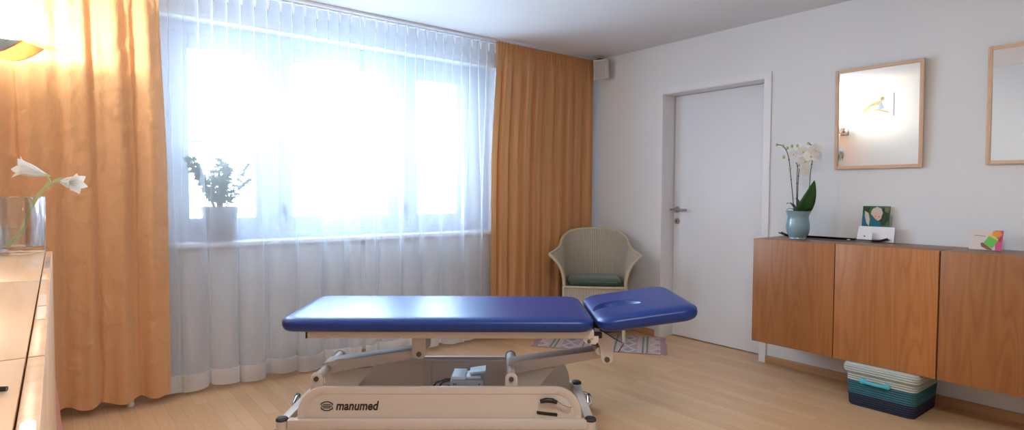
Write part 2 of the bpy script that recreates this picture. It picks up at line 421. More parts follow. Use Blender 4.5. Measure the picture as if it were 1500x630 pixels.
def tube(bm, pts, r, seg=10, cap=True, mi=0):
    pts = [Vector(p) for p in pts]; n = len(pts)
    rs = r if isinstance(r, (list, tuple)) else [r]*n
    rings = []; prev = None
    for i, p in enumerate(pts):
        d = (pts[min(i+1, n-1)]-pts[max(i-1, 0)]).normalized()
        a = prev if prev else (Vector((0,0,1)) if abs(d.z) < .9 else Vector((1,0,0)))
        a = (a - d*a.dot(d)).normalized(); prev = a; b = d.cross(a)
        rings.append([bm.verts.new(p+(a*math.cos(2*PI*k/seg)+b*math.sin(2*PI*k/seg))*rs[i]) for k in range(seg)])
    for i in range(n-1):
        for k in range(seg):
            f = bm.faces.new((rings[i][k], rings[i][(k+1)%seg], rings[i+1][(k+1)%seg], rings[i+1][k])); f.material_index = mi
    if cap:
        f = bm.faces.new(rings[0][::-1]); f.material_index = mi
        f = bm.faces.new(rings[-1]); f.material_index = mi
    return bm
def lathe(bm, prof, c=(0,0,0), seg=32, mi=0, sq=None):
    c = Vector(c); rings = []
    for r, z in prof:
        ring = []
        for k in range(seg):
            a = 2*PI*k/seg
            rr = r
            if sq: # rounded square cross-section
                ca, sa = abs(math.cos(a)), abs(math.sin(a)); rr = r/((ca**sq+sa**sq)**(1/sq))
            ring.append(bm.verts.new(c+Vector((rr*math.cos(a), rr*math.sin(a), z))))
        rings.append(ring)
    for i in range(len(rings)-1):
        for k in range(seg):
            f = bm.faces.new((rings[i][k], rings[i][(k+1)%seg], rings[i+1][(k+1)%seg], rings[i+1][k])); f.material_index = mi
    f = bm.faces.new(rings[0][::-1]); f.material_index = mi
    f = bm.faces.new(rings[-1]); f.material_index = mi
    return bm
def prism(bm, poly, y0, y1, mi=0, bev=0.0, plane='xz'):
    """polygon in plane extruded along the third axis"""
    t = bmesh.new()
    def P(p, w):
        if plane == 'xz': return Vector((p[0], w, p[1]))
        if plane == 'yz': return Vector((w, p[0], p[1]))
        return Vector((p[0], p[1], w))
    a = [t.verts.new(P(p, y0)) for p in poly]; b = [t.verts.new(P(p, y1)) for p in poly]; n = len(poly)
    fa = t.faces.new(a); fb = t.faces.new(b[::-1])
    for i in range(n): t.faces.new((a[i], b[i], b[(i+1)%n], a[(i+1)%n]))
    if bev:
        es = [e for e in t.edges if (e in fa.edges[:] or e in fb.edges[:])]
        bmesh.ops.bevel(t, geom=es, offset=bev, segments=2, profile=.5, affect='EDGES')
    merge(bm, t, mi); return bm
def grid(nu, nv, fn, uvf=None, closed=False):
    bm = bmesh.new(); uvl = bm.loops.layers.uv.new('UVMap')
    V = [[bm.verts.new(fn(i/nu, j/nv)) for j in range(nv+1)] for i in range(nu if closed else nu+1)]
    for i in range(nu):
        for j in range(nv):
            i2 = (i+1) % len(V)
            f = bm.faces.new((V[i][j], V[i2][j], V[i2][j+1], V[i][j+1]))
            for lp, (a, b) in zip(f.loops, ((i, j), (i+1, j), (i+1, j+1), (i, j+1))):
                lp[uvl].uv = uvf(a/nu, b/nv) if uvf else (a/nu, b/nv)
    return bm
def rrect(a, b, r, n=8):
    pts = []
    for cx, cy, s in ((a-r, b-r, 0), (-a+r, b-r, 1), (-a+r, -b+r, 2), (a-r, -b+r, 3)):
        for k in range(n+1):
            t = PI/2*s+PI/2*k/n; pts.append((cx+r*math.cos(t), cy+r*math.sin(t)))
    return pts
def xf(bm, M4):
    for v in bm.verts: v.co = M4 @ v.co
    return bm
def RZ(a): return Matrix.Rotation(a, 4, 'Z')
def TR(x, y, z): return Matrix.Translation((x, y, z))
def smooth(a, b, x):
    t = max(0, min(1, (x-a)/(b-a))); return t*t*(3-2*t)

# ------------------------------------------------------------------ room shell
HC = 2.462; XL = -4.56; YB = 4.10; YF = -1.7; WT = .25
WX0, WX1, WZ0, WZ1 = -3.70, -1.02, .885, 2.285       # window opening
DY0, DY1, DZ = 2.246, 3.135, 2.05                      # door opening
b = BM(); box(b, (XL-.3, YF-.3, -.12), (.45, YB+.6, 0)); obj('floor', b, M['floor'], kind='structure')
b = BM(); box(b, (XL-.3, YF-.3, HC), (.45, YB+.6, HC+.15)); obj('ceiling', b, M['ceil'], kind='structure')
b = BM()
box(b, (0, YF-.3, 0), (.3, DY0, HC)); box(b, (0, DY1, 0), (.3, YB+.3, HC)); box(b, (0, DY0, DZ), (.3, DY1, HC))
box(b, (.24, DY0, 0), (.3, DY1, DZ))  # unseen block added behind the door leaf to stop light leaking under it
obj('wall_right', b, M['wall'], kind='structure')
b = BM()
box(b, (XL-.3, YB, 0), (WX0, YB+WT, HC)); box(b, (WX1, YB, 0), (0, YB+WT, HC))
box(b, (WX0, YB, 0), (WX1, YB+WT, WZ0)); box(b, (WX0, YB, WZ1), (WX1, YB+WT, HC))
obj('wall_back', b, M['wall'], kind='structure')
b = BM(); box(b, (XL-.3, YF-.3, 0), (XL, YB, HC)); obj('wall_left', b, M['wall'], kind='structure')
b = BM(); box(b, (XL, YF-.3, 0), (0, YF, HC)); obj('wall_front', b, M['wall'], kind='structure')
b = BM(); box(b, (-.016, YF, 0), (0, DY0-.052, .056), .003); box(b, (-.016, DY1+.052, 0), (0, YB, .056), .003)
obj('baseboard_right', b, M['oak'], kind='structure')
b = BM(); box(b, (XL, YB-.016, 0), (-.016, YB, .056), .003); obj('baseboard_back', b, M['oak'], kind='structure')
b = BM(); box(b, (XL, YF, 0), (XL+.016, YB-.016, .056), .003); obj('baseboard_left', b, M['oak'], kind='structure')
# door frame and leaf
b = BM()
prism(b, [(DY0-.052, 0), (DY0, 0), (DY0, DZ), (DY1, DZ), (DY1, 0), (DY1+.052, 0), (DY1+.052, DZ+.044), (DY0-.052, DZ+.044)], -.010, .002, plane='yz')
box(b, (0, DY0-.001, 0), (.17, DY0+.004, DZ)); box(b, (0, DY1-.004, 0), (.17, DY1+.001, DZ)); box(b, (0, DY0, DZ-.004), (.17, DY1, DZ+.001))
obj('trim_1', b, M['frame_white'], kind='structure')
b = BM(); box(b, (.150, DY0+.006, .008), (.192, DY1-.008, DZ-.007), .002)
door = obj('door_1', b, M['door_white'], kind='structure')
hp = at_x(992.5, 307, .145); kp = at_x(992.3, 324, .145)
b = BM(); hy = DY1-.045
xf(lathe(b, [(.005, 0), (.026, 0), (.026, .006), (.024, .009), (.005, .009)], seg=28), TR(.150, hy, hp.z) @ Matrix.Rotation(-PI/2, 4, 'Y'))
tube(b, [(.143, hy, hp.z), (.105, hy, hp.z), (.097, hy-.004, hp.z), (.094, hy-.014, hp.z), (.094, hy-.06, hp.z), (.095, hy-.125, hp.z)], .0095, 12)
tube(b, [(.094, hy+.03, hp.z), (.094, hy, hp.z)], .008, 10)
obj('door_handle', b, M['steel'], door)
b = BM(); xf(lathe(b, [(.005, 0), (.026, 0), (.026, .006), (.024, .009), (.005, .009)], seg=28), TR(.150, hy, kp.z) @ Matrix.Rotation(-PI/2, 4, 'Y'))
esc = obj('keyhole_plate', b, M['steel'], door)
b = BM(); prism(b, [(hy-.004, kp.z-.012), (hy+.004, kp.z-.012), (hy+.003, kp.z), (hy+.007, kp.z+.006), (hy, kp.z+.012), (hy-.007, kp.z+.006), (hy-.003, kp.z)], .1398, .141, plane='yz')
obj('keyhole', b, M['black'], esc)
# window: outer frame, three casements
YW = 4.25
b = BM()
box(b, (WX0, YW-.029, WZ0), (WX0+.07, YW+.06, WZ1), .004); box(b, (WX1-.07, YW-.029, WZ0), (WX1, YW+.06, WZ1), .004)
box(b, (WX0+.07, YW-.029, WZ0), (WX1-.07, YW+.06, WZ0+.06), .004); box(b, (WX0+.07, YW-.029, WZ1-.07), (WX1-.07, YW+.06, WZ1), .004)
for x in (-2.845, -1.855): box(b, (x-.04, YW-.029, WZ0+.06), (x+.04, YW+.06, WZ1-.07), .004)
win = obj('window_1', b, M['pvc'], kind='structure')
panes = [(-3.36, -2.962), (-2.712, -1.985), (-1.722, -1.355)]
sashes = [(-3.63, -2.885), (-2.805, -1.895), (-1.815, -1.09)]
for (p0, p1), (s0, s1) in zip(panes, sashes):
    b = BM(); z0, z1, pz0, pz1 = WZ0+.06, WZ1-.07, 1.045, 2.115
    box(b, (s0, YW-.03, z0), (p0, YW+.03, z1), .006); box(b, (p1, YW-.03, z0), (s1, YW+.03, z1), .006)
    box(b, (p0, YW-.03, z0), (p1, YW+.03, pz0), .006); box(b, (p0, YW-.03, pz1), (p1, YW+.03, z1), .006)
    sa = obj('sash', b, M['pvc'], win)
    b = BM(); box(b, (p0, YW-.004, pz0), (p1, YW+.012, pz1)); obj('pane', b, M['pane'], sa)
    b = BM(); box(b, (p0, YW-.008, 1.53), (p1, YW+.016, 1.546)); obj('glazing_bar', b, M['pvc'], sa)
for x in (-2.77, -1.845):
    b = BM(); box(b, (x-.012, YW-.045, 1.06), (x+.012, YW-.03, 1.14), .003); tube(b, [(x, YW-.04, 1.1), (x, YW-.07, 1.1), (x, YW-.075, 1.0)], .008, 8)
    obj('window_handle', b, M['steel'], win)
b = BM(); box(b, (WX0-.04, YB-.055, WZ0-.02), (WX1+.04, YW-.01, WZ0+.012), .006); obj('windowsill', b, M['white_lacquer'], win)

# ------------------------------------------------------------------ curtains
b = BM(); box(b, (XL+.02, 3.885, HC-.018), (-.06, 3.925, HC-.001), .002); rail = obj('curtain_rail', b, M['white_lacquer'])
tag(rail, 'white double curtain rail fixed along the ceiling in front of the window', 'curtain rail')
b = BM(); box(b, (XL+.02, 3.945, HC-.018), (-.06, 3.975, HC-.001), .002); obj('track', b, M['white_lacquer'], rail)
def wob(x, s): return noise.noise(Vector((x*1.7+s*13.1, s*7.7, .3)))
def sheer(x0, x1, y, seed, label, z0=.028):
    zt = HC-.022; W = x1-x0; npl = round(W/.08); nb = W/.185
    def fn(u, v, off=0.0):
        z = zt+(z0-zt)*v
        x = x0+W*u
        ph = 2*PI*npl*u; pb = 2*PI*nb*u+1.5*wob(u*3.0, seed)+seed
        k = smooth(.03, .75, v)
        pinch = max(0, math.cos(ph))**6
        yy = -(.020*pinch+.006*math.cos(ph))*(1-.8*k)
        yy += k*(.034*math.cos(pb)+.016*math.cos(2.1*pb+seed)) + .010*k*wob(u*9, seed+3)
        xx = -(.010+.010*smooth(.02, .12, v))*math.sin(ph)*(1-.7*k) - k*(.036*math.sin(pb)+.014*math.sin(2.1*pb+seed))
        e = smooth(0, .03, u)*smooth(0, .03, 1-u)
        zz = z + .012*math.sin(pb*.5+seed)*k*smooth(.9, 1, v)
        return Vector((x+xx*e, y+yy*(.3+.7*e)+off, zz))
    n = int(W/.006)
    o = obj('sheer_curtain', grid(n, 60, fn, lambda u, v: (u*W*1.5, v*2.4)), M['sheer'], angle=180)
    tag(o, label, 'curtain', 'white sheer curtains')
    obj('hem', grid(n, 4, lambda u, v: fn(u, 1-.042*v, -.004), lambda u, v: (u*W*1.5, v*.1)), M['hem'], o, angle=180)
    obj('heading_tape', grid(n, 3, lambda u, v: fn(u, .028*v, -.003), lambda u, v: (u*W*1.5, v*.07)), M['tape'], o, angle=180)
    # pinched pleat tucks on the heading
    b = BM()
    for k in range(npl+1):
        u = k/npl; P = fn(u, .0); Q = fn(u, .03)
        tube(b, [P+Vector((0, -.012, -.002)), P+Vector((0, -.016, -.03)), Q+Vector((0, -.014, -.005))], [.009, .008, .003], 8)
    obj('pleat_tuck', b, M['hem'], o)
sheer(-3.66, -2.33, 3.955, 1.0, 'white sheer curtain with the plant on the windowsill showing through it')
sheer(-2.300, -1.16, 3.955, 2.3, 'white sheer curtain next to the smooth orange curtain behind the armchair')
def drape(x0b, x1b, x0t, x1t, y, seed, label, mat, z0, period, amp, crinkle=0.0):
    zt = HC-.020
    def fn(u, v):
        z = zt+(z0-zt)*v
        k = smooth(0, .12, v)
        xl = x0t+(x0b-x0t)*smooth(.02, .45, v); xr = x1t+(x1b-x1t)*smooth(.02, .5, v); W = xr-xl
        x = xl+W*u
        nb = (x1b-x0b)/period
        pb = 2*PI*nb*u+1.6*wob(u*4, seed)+seed
        pt = 2*PI*u*(x1b-x0b)/.034
        a = amp*(.75+.5*wob(u*5+v*.6, seed+9))
        yy = k*(a*math.cos(pb)+.35*a*math.cos(2.3*pb+seed+v*.8))+.010*k*wob(u*8+v*1.5, seed+4)
        yy += (1-k)*.008*math.cos(pt)
        if crinkle:
            xq, zq = x*9, z*5
            w1 = noise.noise(Vector((xq+1.4*noise.noise(Vector((x*5, z*4, 2.))), zq, 5.)))
            yy -= crinkle*k*(max(0, 1-abs(w1)*6)*.35+noise.noise(Vector((x*30, z*12, 9.)))*.5+noise.noise(Vector((x*70, z*34, 3.)))*.35)
        xx = -.55*a*math.sin(pb)*k
        e = smooth(0, .04, u)*smooth(0, .04, 1-u)
        zz = z+.012*math.cos(pb+seed)*smooth(.9, 1, v)+.006*math.cos(pt)*(1-smooth(0, .02, v))
        return Vector((x+xx*e, y+yy*(.35+.65*e), zz))
    o = obj('orange_curtain', grid(int((x1b-x0b)/.006), 240 if crinkle else 90, fn), mat, angle=180)
    tag(o, label, 'curtain', 'orange curtains')
    obj('hem', grid(int((x1b-x0b)/.006), 5, lambda u, v: fn(u, 1-.075*v)+Vector((0, -.003, 0)), None), mat, o, angle=180)
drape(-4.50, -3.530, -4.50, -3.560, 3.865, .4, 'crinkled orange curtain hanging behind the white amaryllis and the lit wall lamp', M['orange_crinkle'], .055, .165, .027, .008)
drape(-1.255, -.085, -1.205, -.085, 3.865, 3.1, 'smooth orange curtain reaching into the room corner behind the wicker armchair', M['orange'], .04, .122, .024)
# small white foot under the left curtain hem
b = BM(); fp = at_z(191, 595, 0); lathe(b, [(.005, 0), (.018, 0), (.020, .004), (.017, .03), (.015, .06), (.012, .064), (.004, .065)], (fp.x, fp.y+.0, 0), 20)
tag(obj('door_stop', b, M['white_lacquer']), 'small white rounded peg on the floor just under the hem of the crinkled orange curtain', 'peg')

# ------------------------------------------------------------------ treatment table
BU = Vector((.795, -.607, 0)).normalized(); ang = math.atan2(BU.y, BU.x)
tt = thing('treatment_table', 'blue upholstered height-adjustable treatment table on a cream steel frame', 'treatment table', (-2.462, 2.626, 0), (0, 0, ang))
def pad(a, b_, r, h, e, nu, nv, slot=None, hs=.62):
    """upholstered slab: rounded plan, rolled edges; top may carry a groove"""
    bm = bmesh.new()
    def sp(t):  # crowd samples near the edges
        t = 2*t-1; return math.copysign(1-(1-abs(t))**1.7, t)
    def plan(s, t):
        x, y = a*s, b_*t
        dx, dy = abs(x)-(a-r), abs(y)-(b_-r)
        if dx > 0 and dy > 0:
            p, q = dx/r, dy/r
            ex, ey = p*math.sqrt(1-q*q/2), q*math.sqrt(1-p*p/2)
            x = math.copysign(a-r+ex*r, x); y = math.copysign(b_-r+ey*r, y); d = r-r*math.hypot(ex, ey)
        else: d = min(a-abs(x), b_-abs(y))
        return x, y, max(0, d)
    h1 = h*hs
    def top(s, t):
        x, y, d = plan(s, t)
        z = h1+(h-h1)*(math.sqrt(max(0, 1-(1-d/e)**2)) if d < e else 1)
        z += .004*(1-(x/a)**2)*(1-(y/b_)**2)
        if slot: z -= slot(x, y)
        return Vector((x, y, z))
    def bot(s, t):
        x, y, d = plan(s, t); rr = .034
        z = .0+rr*(1-math.sqrt(max(0, 1-(1-d/rr)**2))) if d < rr else 0
        return Vector((x, y, z))
    T_ = [[bm.verts.new(top(sp(i/nu), sp(j/nv))) for j in range(nv+1)] for i in range(nu+1)]
    B_ = [[bm.verts.new(bot(sp(i/nu), sp(j/nv))) for j in range(nv+1)] for i in range(nu+1)]
    for G, rev in ((T_, 0), (B_, 1)):
        for i in range(nu):
            for j in range(nv):
                q = (G[i][j], G[i+1][j], G[i+1][j+1], G[i][j+1]); bm.faces.new(q[::-1] if rev else q)
    rim = [(i, 0) for i in range(nu)]+[(nu, j) for j in range(nv)]+[(i, nv) for i in range(nu, 0, -1)]+[(0, j) for j in range(nv, 0, -1)]
    for k in range(len(rim)):
        i, j = rim[k]; i2, j2 = rim[(k+1) % len(rim)]
        bm.faces.new((B_[i][j], B_[i2][j2], T_[i2][j2], T_[i][j]))
    return bm
c = obj('couch_pad', xf(pad(.742, .325, .075, .070, .055, 90, 50), TR(.006, 0, .560)), M['vinyl'], tt, angle=180)
def slot(x, y):
    # crescent breathing slot, long axis along the couch
    cx, cy = x+.110, y+.100+.10*(x+.110)
    return .030*smooth(-.004, .022, cy)*smooth(0, .24, 1-(cx/.125)**2-(max(0, cy)/.125)**2)
hd = xf(pad(.243, .325, .085, .074, .065, 130, 150, slot), TR(.772, 0, .556) @ Matrix.Rotation(math.radians(-8.2), 4, 'Y') @ TR(.243, 0, 0))
obj('head_pad', hd, M['vinyl'], tt, angle=180)
# upper frame
b = BM()
for s in (-1, 1): box(b, (-.62, s*.235-.02, .520), (.752, s*.235+.02, .562), .004)
for x in (-.60, -.1, .45, .73): box(b, (x-.02, -.235, .525), (x+.02, .235, .558), .003)
uf = obj('upper_frame', b, M['powder'], tt)
b = BM()
for s in (-1, 1): box(b, (-.628, s*.235-.021, .519), (-.619, s*.235+.021, .563), .002)
obj('end_cap', b, M['black'], uf)
b = BM()
for s in (-1, 1): prism(b, [(.70, .53), (.775, .53), (.775, .505), (.76, .49), (.715, .495), (.70, .51)], s*.24-.006, s*.24+.006, bev=.001)
obj('rail_tab', b, M['powder'], uf)
b = BM(); tube(b, [(.728, -.25, .505), (.728, .25, .505)], .009, 12); obj('bolt', b, M['boltsteel'], uf)
b = BM(); box(b, (.735, -.20, .508), (.80, .20, .535), .004); prism(b, [(.79, .545), (.99, .578), (.96, .56), (.82, .532)], -.20, .20); obj('hinge_plate', b, M['black'], tt)
b = BM(); tube(b, [(.80, -.245, .55), (.87, -.25, .51), (.895, -.25, .495), (.87, -.25, .455)], .0022, 6); obj('release_cable', b, M['black'], tt)
# hanging brackets
b = BM()
for s in (-1, 1):
    y0 = s*.095
    poly = [(-.145, .54), (-.075, .54), (-.075, .405)]+[(-.110+.035*math.cos(t), .405-.030*math.sin(t)) for t in [PI*k/8 for k in range(1, 8)]]+[(-.145, .405)]
    prism(b, poly, y0-.006, y0+.006, bev=.0015)
obj('bracket', b, M['powder'], tt)
b = BM()
for s in (-1, 1):
    y0 = s*.17
    poly = [(.765, .555), (.800, .548), (.862, .495), (.858, .40)]+[(.829+.029*math.cos(t), .40-.026*math.sin(t)) for t in [PI*k/8 for k in range(1, 8)]]+[(.80, .40), (.795, .46), (.765, .51)]
    prism(b, poly, y0-.006, y0+.006, bev=.0015)
obj('bracket', b, M['powder'], tt)
b = BM(); tube(b, [(-.110, -.108, .402), (-.110, .108, .402)], .013, 14); obj('bolt', b, M['boltsteel'], tt)
b = BM(); tube(b, [(.829, -.184, .398), (.829, .184, .398)], .013, 14); obj('bolt', b, M['boltsteel'], tt)
b = BM(); tube(b, [(.795, -.16, .435), (.795, .16, .435)], .020, 16); obj('cross_tube', b, M['powder'], tt)
# lifting arms: deep rocker plate tapering to a box beam
def arm(x0, x1, z0, z1):
    b = BM()
    prism(b, [(x0-.01, z0+.034), (x1, z1+.020), (x1+.012, z1), (x1, z1-.022), (x0+.02, z0-.022), (x0-.02, z0-.01)], -.055, .055, bev=.003)
    prism(b, [(x0-.02, z0-.01), (x0+.23, z0-.006), (x0+.13, z0-.125), (x0-.02, z0-.135)], -.012, .040, bev=.003)
    o = obj('lift_arm', b, M['powder'], tt)
    b = BM(); tube(b, [(x0, -.215, z0), (x0, .215, z0)], .022, 18); t = obj('pivot_tube', b, M['powder'], o)
    b = BM()
    for s in (-1, 1):
        tube(b, [(x0, s*.216, z0), (x0, s*.222, z0)], .012, 12)
    obj('bolt', b, M['boltsteel'], t)
    b = BM()
    for s in (-1, 1):
        poly = [(x0-.030, .16), (x0+.034, .16), (x0+.030, z0)]+[(x0+.030*math.cos(t2), z0+.030*math.sin(t2)) for t2 in [PI*k/8 for k in range(1, 8)]]+[(x0-.030, z0)]
        prism(b, poly, s*.208-.005, s*.208+.005, bev=.001)
    obj('pivot_bracket', b, M['powder'], o)
arm(-.590, -.112, .312, .395); arm(.356, .822, .312, .392)
# base: side panels, rails, posts
def panel_poly(g=0.0, r=.13, rx=.125):
    x0, x1, z0, z1 = -.662+g, .692-g, .138, .290-g
    rx -= g*.6; r -= g*.6
    p = [(x0, z0+g*.12), (x1, z0+g*.12)]
    p += [(x1-rx+rx*math.cos(t), z1-r+r*math.sin(t)) for t in [PI/2*k/10 for k in range(11)]]
    p += [(x0+rx-rx*math.sin(t), z1-r+r*math.cos(t)) for t in [PI/2*k/10 for k in range(11)]]
    return p
for s in (-1, 1):
    b = BM(); y0 = s*.262
    prism(b, panel_poly(), y0-.010, y0+.010, bev=.004)
    pn = obj('side_panel', b, M['powder'], tt)
    # pressed border round the inset field
    o_, i_ = panel_poly(.002), panel_poly(.030); bb = BM(); ys = y0+s*.013
    n = len(o_); A = [bb.verts.new((p[0], ys, p[1])) for p in o_]; B2 = [bb.verts.new((p[0], ys, p[1])) for p in i_]
    C2 = [bb.verts.new((p[0], y0+s*.0095, p[1])) for p in panel_poly(.034)]; D2 = [bb.verts.new((p[0], y0+s*.0095, p[1])) for p in panel_poly(-.0005)]
    for k in range(1, n):
        k2 = (k+1) % n
        for P, Q in ((A, B2), (B2, C2), (D2, A)): bb.faces.new((P[k], P[k2], Q[k2], Q[k]))
    obj('pressed_border', bb, M['powder'], pn)
    b = BM(); box(b, (-.705, s*.275-.020, .092), (.725, s*.275+.020, .139), .004); obj('base_rail', b, M['powder'], tt)
    if s == 1:
        b = BM(); box(b, (-.13, y0-.020, .12), (-.09, y0-.009, .262), .002); box(b, (-.55, y0-.024, .262), (.55, y0-.009, .276), .002); obj('panel_rib', b, M['powder'], pn)
    else:
        near_panel = pn
b = BM()
for x in (-.735, .735): box(b, (x-.022, -.275, .095), (x+.022, .275, .132), .006)
for x in (-.5, -.02, .45): box(b, (x-.03, -.262, .100), (x+.03, .262, .125), .003)
obj('cross_rail', b, M['powder'], tt)
for x in (-.735, .735):
    for y in (-.275, .275):
        b = BM(); lathe(b, [(.010, .075), (.026, .075), (.027, .080), (.027, .131), (.024, .134)], (x, y, 0), 24)
        po = obj('corner_post', b, M['powder'], tt)
        b = BM(); lathe(b, [(.0265, .130), (.029, .132), (.0285, .139), (.024, .145), (.014, .1485), (.003, .149)], (x, y, 0), 24); obj('post_cap', b, M['rubber'], po)
        b = BM()
        for q in (-.014, .014):
            xf_ = TR(x+.015, y+q, .037) @ Matrix.Rotation(PI/2, 4, 'X')
            t = bmesh.new(); lathe(t, [(.008, -.009), (.030, -.009), (.0365, -.005), (.037, 0), (.0365, .005), (.030, .009), (.008, .009)], seg=24); merge(b, t, 0, xf_)
        tube(b, [(x+.015, y-.026, .037), (x+.015, y+.026, .037)], .005, 8)
        ca = obj('castor', b, M['rubber'], tt)
        b = BM()
        for q in (-.027, .027): prism(b, [(x-.02, .08), (x+.02, .08), (x+.024, .034), (x+.006, .034)], y+q-.002, y+q+.002)
        box(b, (x-.02, y-.029, .072), (x+.02, y+.029, .08), .002); obj('fork', b, M['chrome'], ca)
        # brake tab
        sx = -1 if x < 0 else 1
        b = BM(); prism(b, [(x+sx*.024, .088), (x+sx*.024, .076), (x+sx*.075, .062), (x+sx*.078, .072)], y-.012, y+.012, bev=.002); obj('brake_tab', b, M['chrome'], ca)
# end foot levers
for sx, y in ((-1, -.02), (1, -.02)):
    x = sx*.757
    b = BM(); tube(b, [(x-sx*.0, y+.0, .108), (x+sx*.012, y, .116), (x+sx*.014, y+.055, .134)], [.010, .014, .014], 14); lv = obj('foot_lever', b, M['chrome'], tt)
    b = BM(); tube(b, [(x+sx*.014, y+.055, .134), (x+sx*.0143, y+.072, .140)], [.0155, .013], 14); obj('lever_grip', b, M['black'], lv)
# control box between the panels, with cables
b = BM(); box(b, (.045, -.09, .124), (.215, .07, .262), .006); cb = obj('control_box', b, M['greybox'], tt)
b = BM(); box(b, (.055, -.08, .262), (.125, .06, .282), .005); box(b, (.118, -.06, .262), (.20, .05, .274), .005); obj('plug_cover', b, M['bluegrey'], cb)
b = BM(); prism(b, [(.145, .280), (.225, .296), (.225, .304), (.143, .292)], -.055, .045, bev=.002); obj('flap', b, M['bluegrey'], cb)
b = BM()
tube(b, [(.05, -.02, .25), (.02, -.03, .252), (-.03, -.03, .235), (-.06, -.03, .19), (-.065, -.03, .13)], .005, 8)
tube(b, [(.05, .01, .235), (.0, .01, .225), (-.035, .0, .18), (-.04, .0, .13)], .005, 8)
tube(b, [(.05, -.05, .225), (.015, -.06, .222), (-.02, -.06, .19), (-.02, -.06, .13)], .004, 8)
obj('cable', b, M['rubber'], cb)
b = BM()
for x in (.065, .075, .195): tube(b, [(x, -.0905, .245), (x, -.0885, .245)], .004, 8)
obj('screw', b, M['black'], cb)
# hand lever and slot on the near panel
yn = -.275
b = BM(); tube(b, [(.640, yn, .194), (.632, yn-.016, .196), (.600, yn-.02, .208), (.570, yn-.02, .226)], .0055, 10); hl = obj('hand_lever', b, M['chrome'], near_panel)
b = BM(); tube(b, [(.572, yn-.02, .225), (.550, yn-.021, .234), (.520, yn-.021, .236), (.492, yn-.02, .230)], [.009, .012, .012, .010], 12); obj('lever_grip', b, M['black'], hl)
b = BM(); prism(b, [(.478, .176), (.574, .165), (.578, .158), (.574, .150), (.482, .161), (.477, .166)], yn-.002, yn+.004, bev=.001); obj('lever_slot', b, M['black'], near_panel)
# lettering and emblem on the near panel
cu = bpy.data.curves.new('lettering', 'FONT'); cu.body = 'manumed'; cu.shear = .22; cu.offset = .028; cu.size = 1.0; cu.extrude = .004; cu.space_character = 1.02
to = bpy.data.objects.new('tmp_text', cu); COL.objects.link(to)
bpy.context.view_layer.update()
me = bpy.data.meshes.new_from_object(to.evaluated_get(bpy.context.evaluated_depsgraph_get()))
bpy.data.objects.remove(to)
xs = [v.co.x for v in me.vertices]; ys = [v.co.y for v in me.vertices]; zs = [v.co.z for v in me.vertices]
kx = .205/(max(xs)-min(xs)); kz = .0455/(max(ys)-min(ys))
for v in me.vertices: v.co = Vector((-.480+(v.co.x-min(xs))*kx, -.2726-(v.co.z-min(zs))*.06, .1785+(v.co.y-min(ys))*kz))
lt = obj('lettering', me, M['print'], near_panel, smooth=False); lt['label'] = 'black slanted lettering reading manumed'
b = BM(); ex, ez = -.523, .1985
def bar(pts, w):
    for i in range(len(pts)-1):
        a, c2 = Vector((pts[i][0], 0, pts[i][1])), Vector((pts[i+1][0], 0, pts[i+1][1])); d = (c2-a).normalized(); nrm = Vector((-d.z, 0, d.x))*w/2
        poly = [(p.x, p.z) for p in (a-nrm-d*w*.3, c2-nrm+d*w*.3, c2+nrm+d*w*.3, a+nrm-d*w*.3)]
        prism(b, poly, -.2742, -.2726)
bar([(ex-.027, ez+.006), (ex-.027, ez+.012), (ex-.010, ez+.021), (ex+.010, ez+.021), (ex+.027, ez+.012), (ex+.027, ez+.006)], .0042)
bar([(ex-.027, ez-.006), (ex-.027, ez-.012), (ex-.010, ez-.021), (ex+.010, ez-.021), (ex+.027, ez-.012), (ex+.027, ez-.006)], .0042)
for q, w in ((.008, .017), (0, .024), (-.008, .017)): bar([(ex-w, ez+q), (ex+w, ez+q)], .0034)
obj('emblem', b, M['print'], near_panel, smooth=False)

# ------------------------------------------------------------------ wicker armchair
foot = Vector((-.342, 3.215, 0)); fw = Vector((FWD.x, FWD.y, 0)).normalized(); rt = Vector((fw.y, -fw.x, 0))
fc = foot - rt*.235
CA = math.atan2(-rt.y, -rt.x)+PI - math.radians(8)
# local frame: +x to the sitter's left in the picture's right, -y to the front
ch = thing('wicker_armchair', 'beige woven wicker tub armchair with flared arms standing in the corner', 'armchair', (fc.x+fw.x*.225, fc.y+fw.y*.225, .009), (0, 0, math.atan2(rt.y, rt.x)-math.radians(7)))
HWID, FR, BK = .238, -.23, .165
def plan(t):
    """U from front left round the back to front right; returns point and outward normal"""
    a = t*2-1; aa = abs(a); sgn = -1 if a < 0 else 1
    if aa > .62:
        k = (aa-.62)/.38; x = HWID*(1+.02*k); y = -.02+(FR+.02)*k; return Vector((sgn*x, y, 0)), Vector((sgn, 0, 0))
    th = (aa/.62)*PI/2; x = HWID*math.sin(th)**.85 if th > 0 else 0; y = -.02+(BK+.02)*max(0, math.cos(th))**.8
    n = Vector((sgn*math.sin(th), math.cos(th), 0)).normalized(); return Vector((sgn*x, y, 0)), n
ZS = .40
def ztop(t):
    a = abs(t*2-1)
    T_ = ((0, .895), (.15, .890), (.3, .872), (.45, .835), (.58, .785), (.70, .745), (.82, .718), (1, .700))
    for (a0, z0), (a1, z1) in zip(T_, T_[1:]):
        if a <= a1: return z0+(z1-z0)*(a-a0)/(a1-a0)
    return T_[-1][1]
def flare(t): 
    a = abs(t*2-1); return .045+.075*smooth(.60, .98, a)
def shell(t, s, off=0.0):
    p, n = plan(t); z = ZS+(ztop(t)-ZS)*s
    o = flare(t)*s**(3.2-1.0*(1-smooth(.3, .9, abs(t*2-1)))) + off
    a = abs(t*2-1)
    fy = -.02*smooth(.8, 1, a)*s
    return Vector((p.x, p.y+fy, z))+n*o
arc = 1.35
def both(t, s): return shell(t, s)
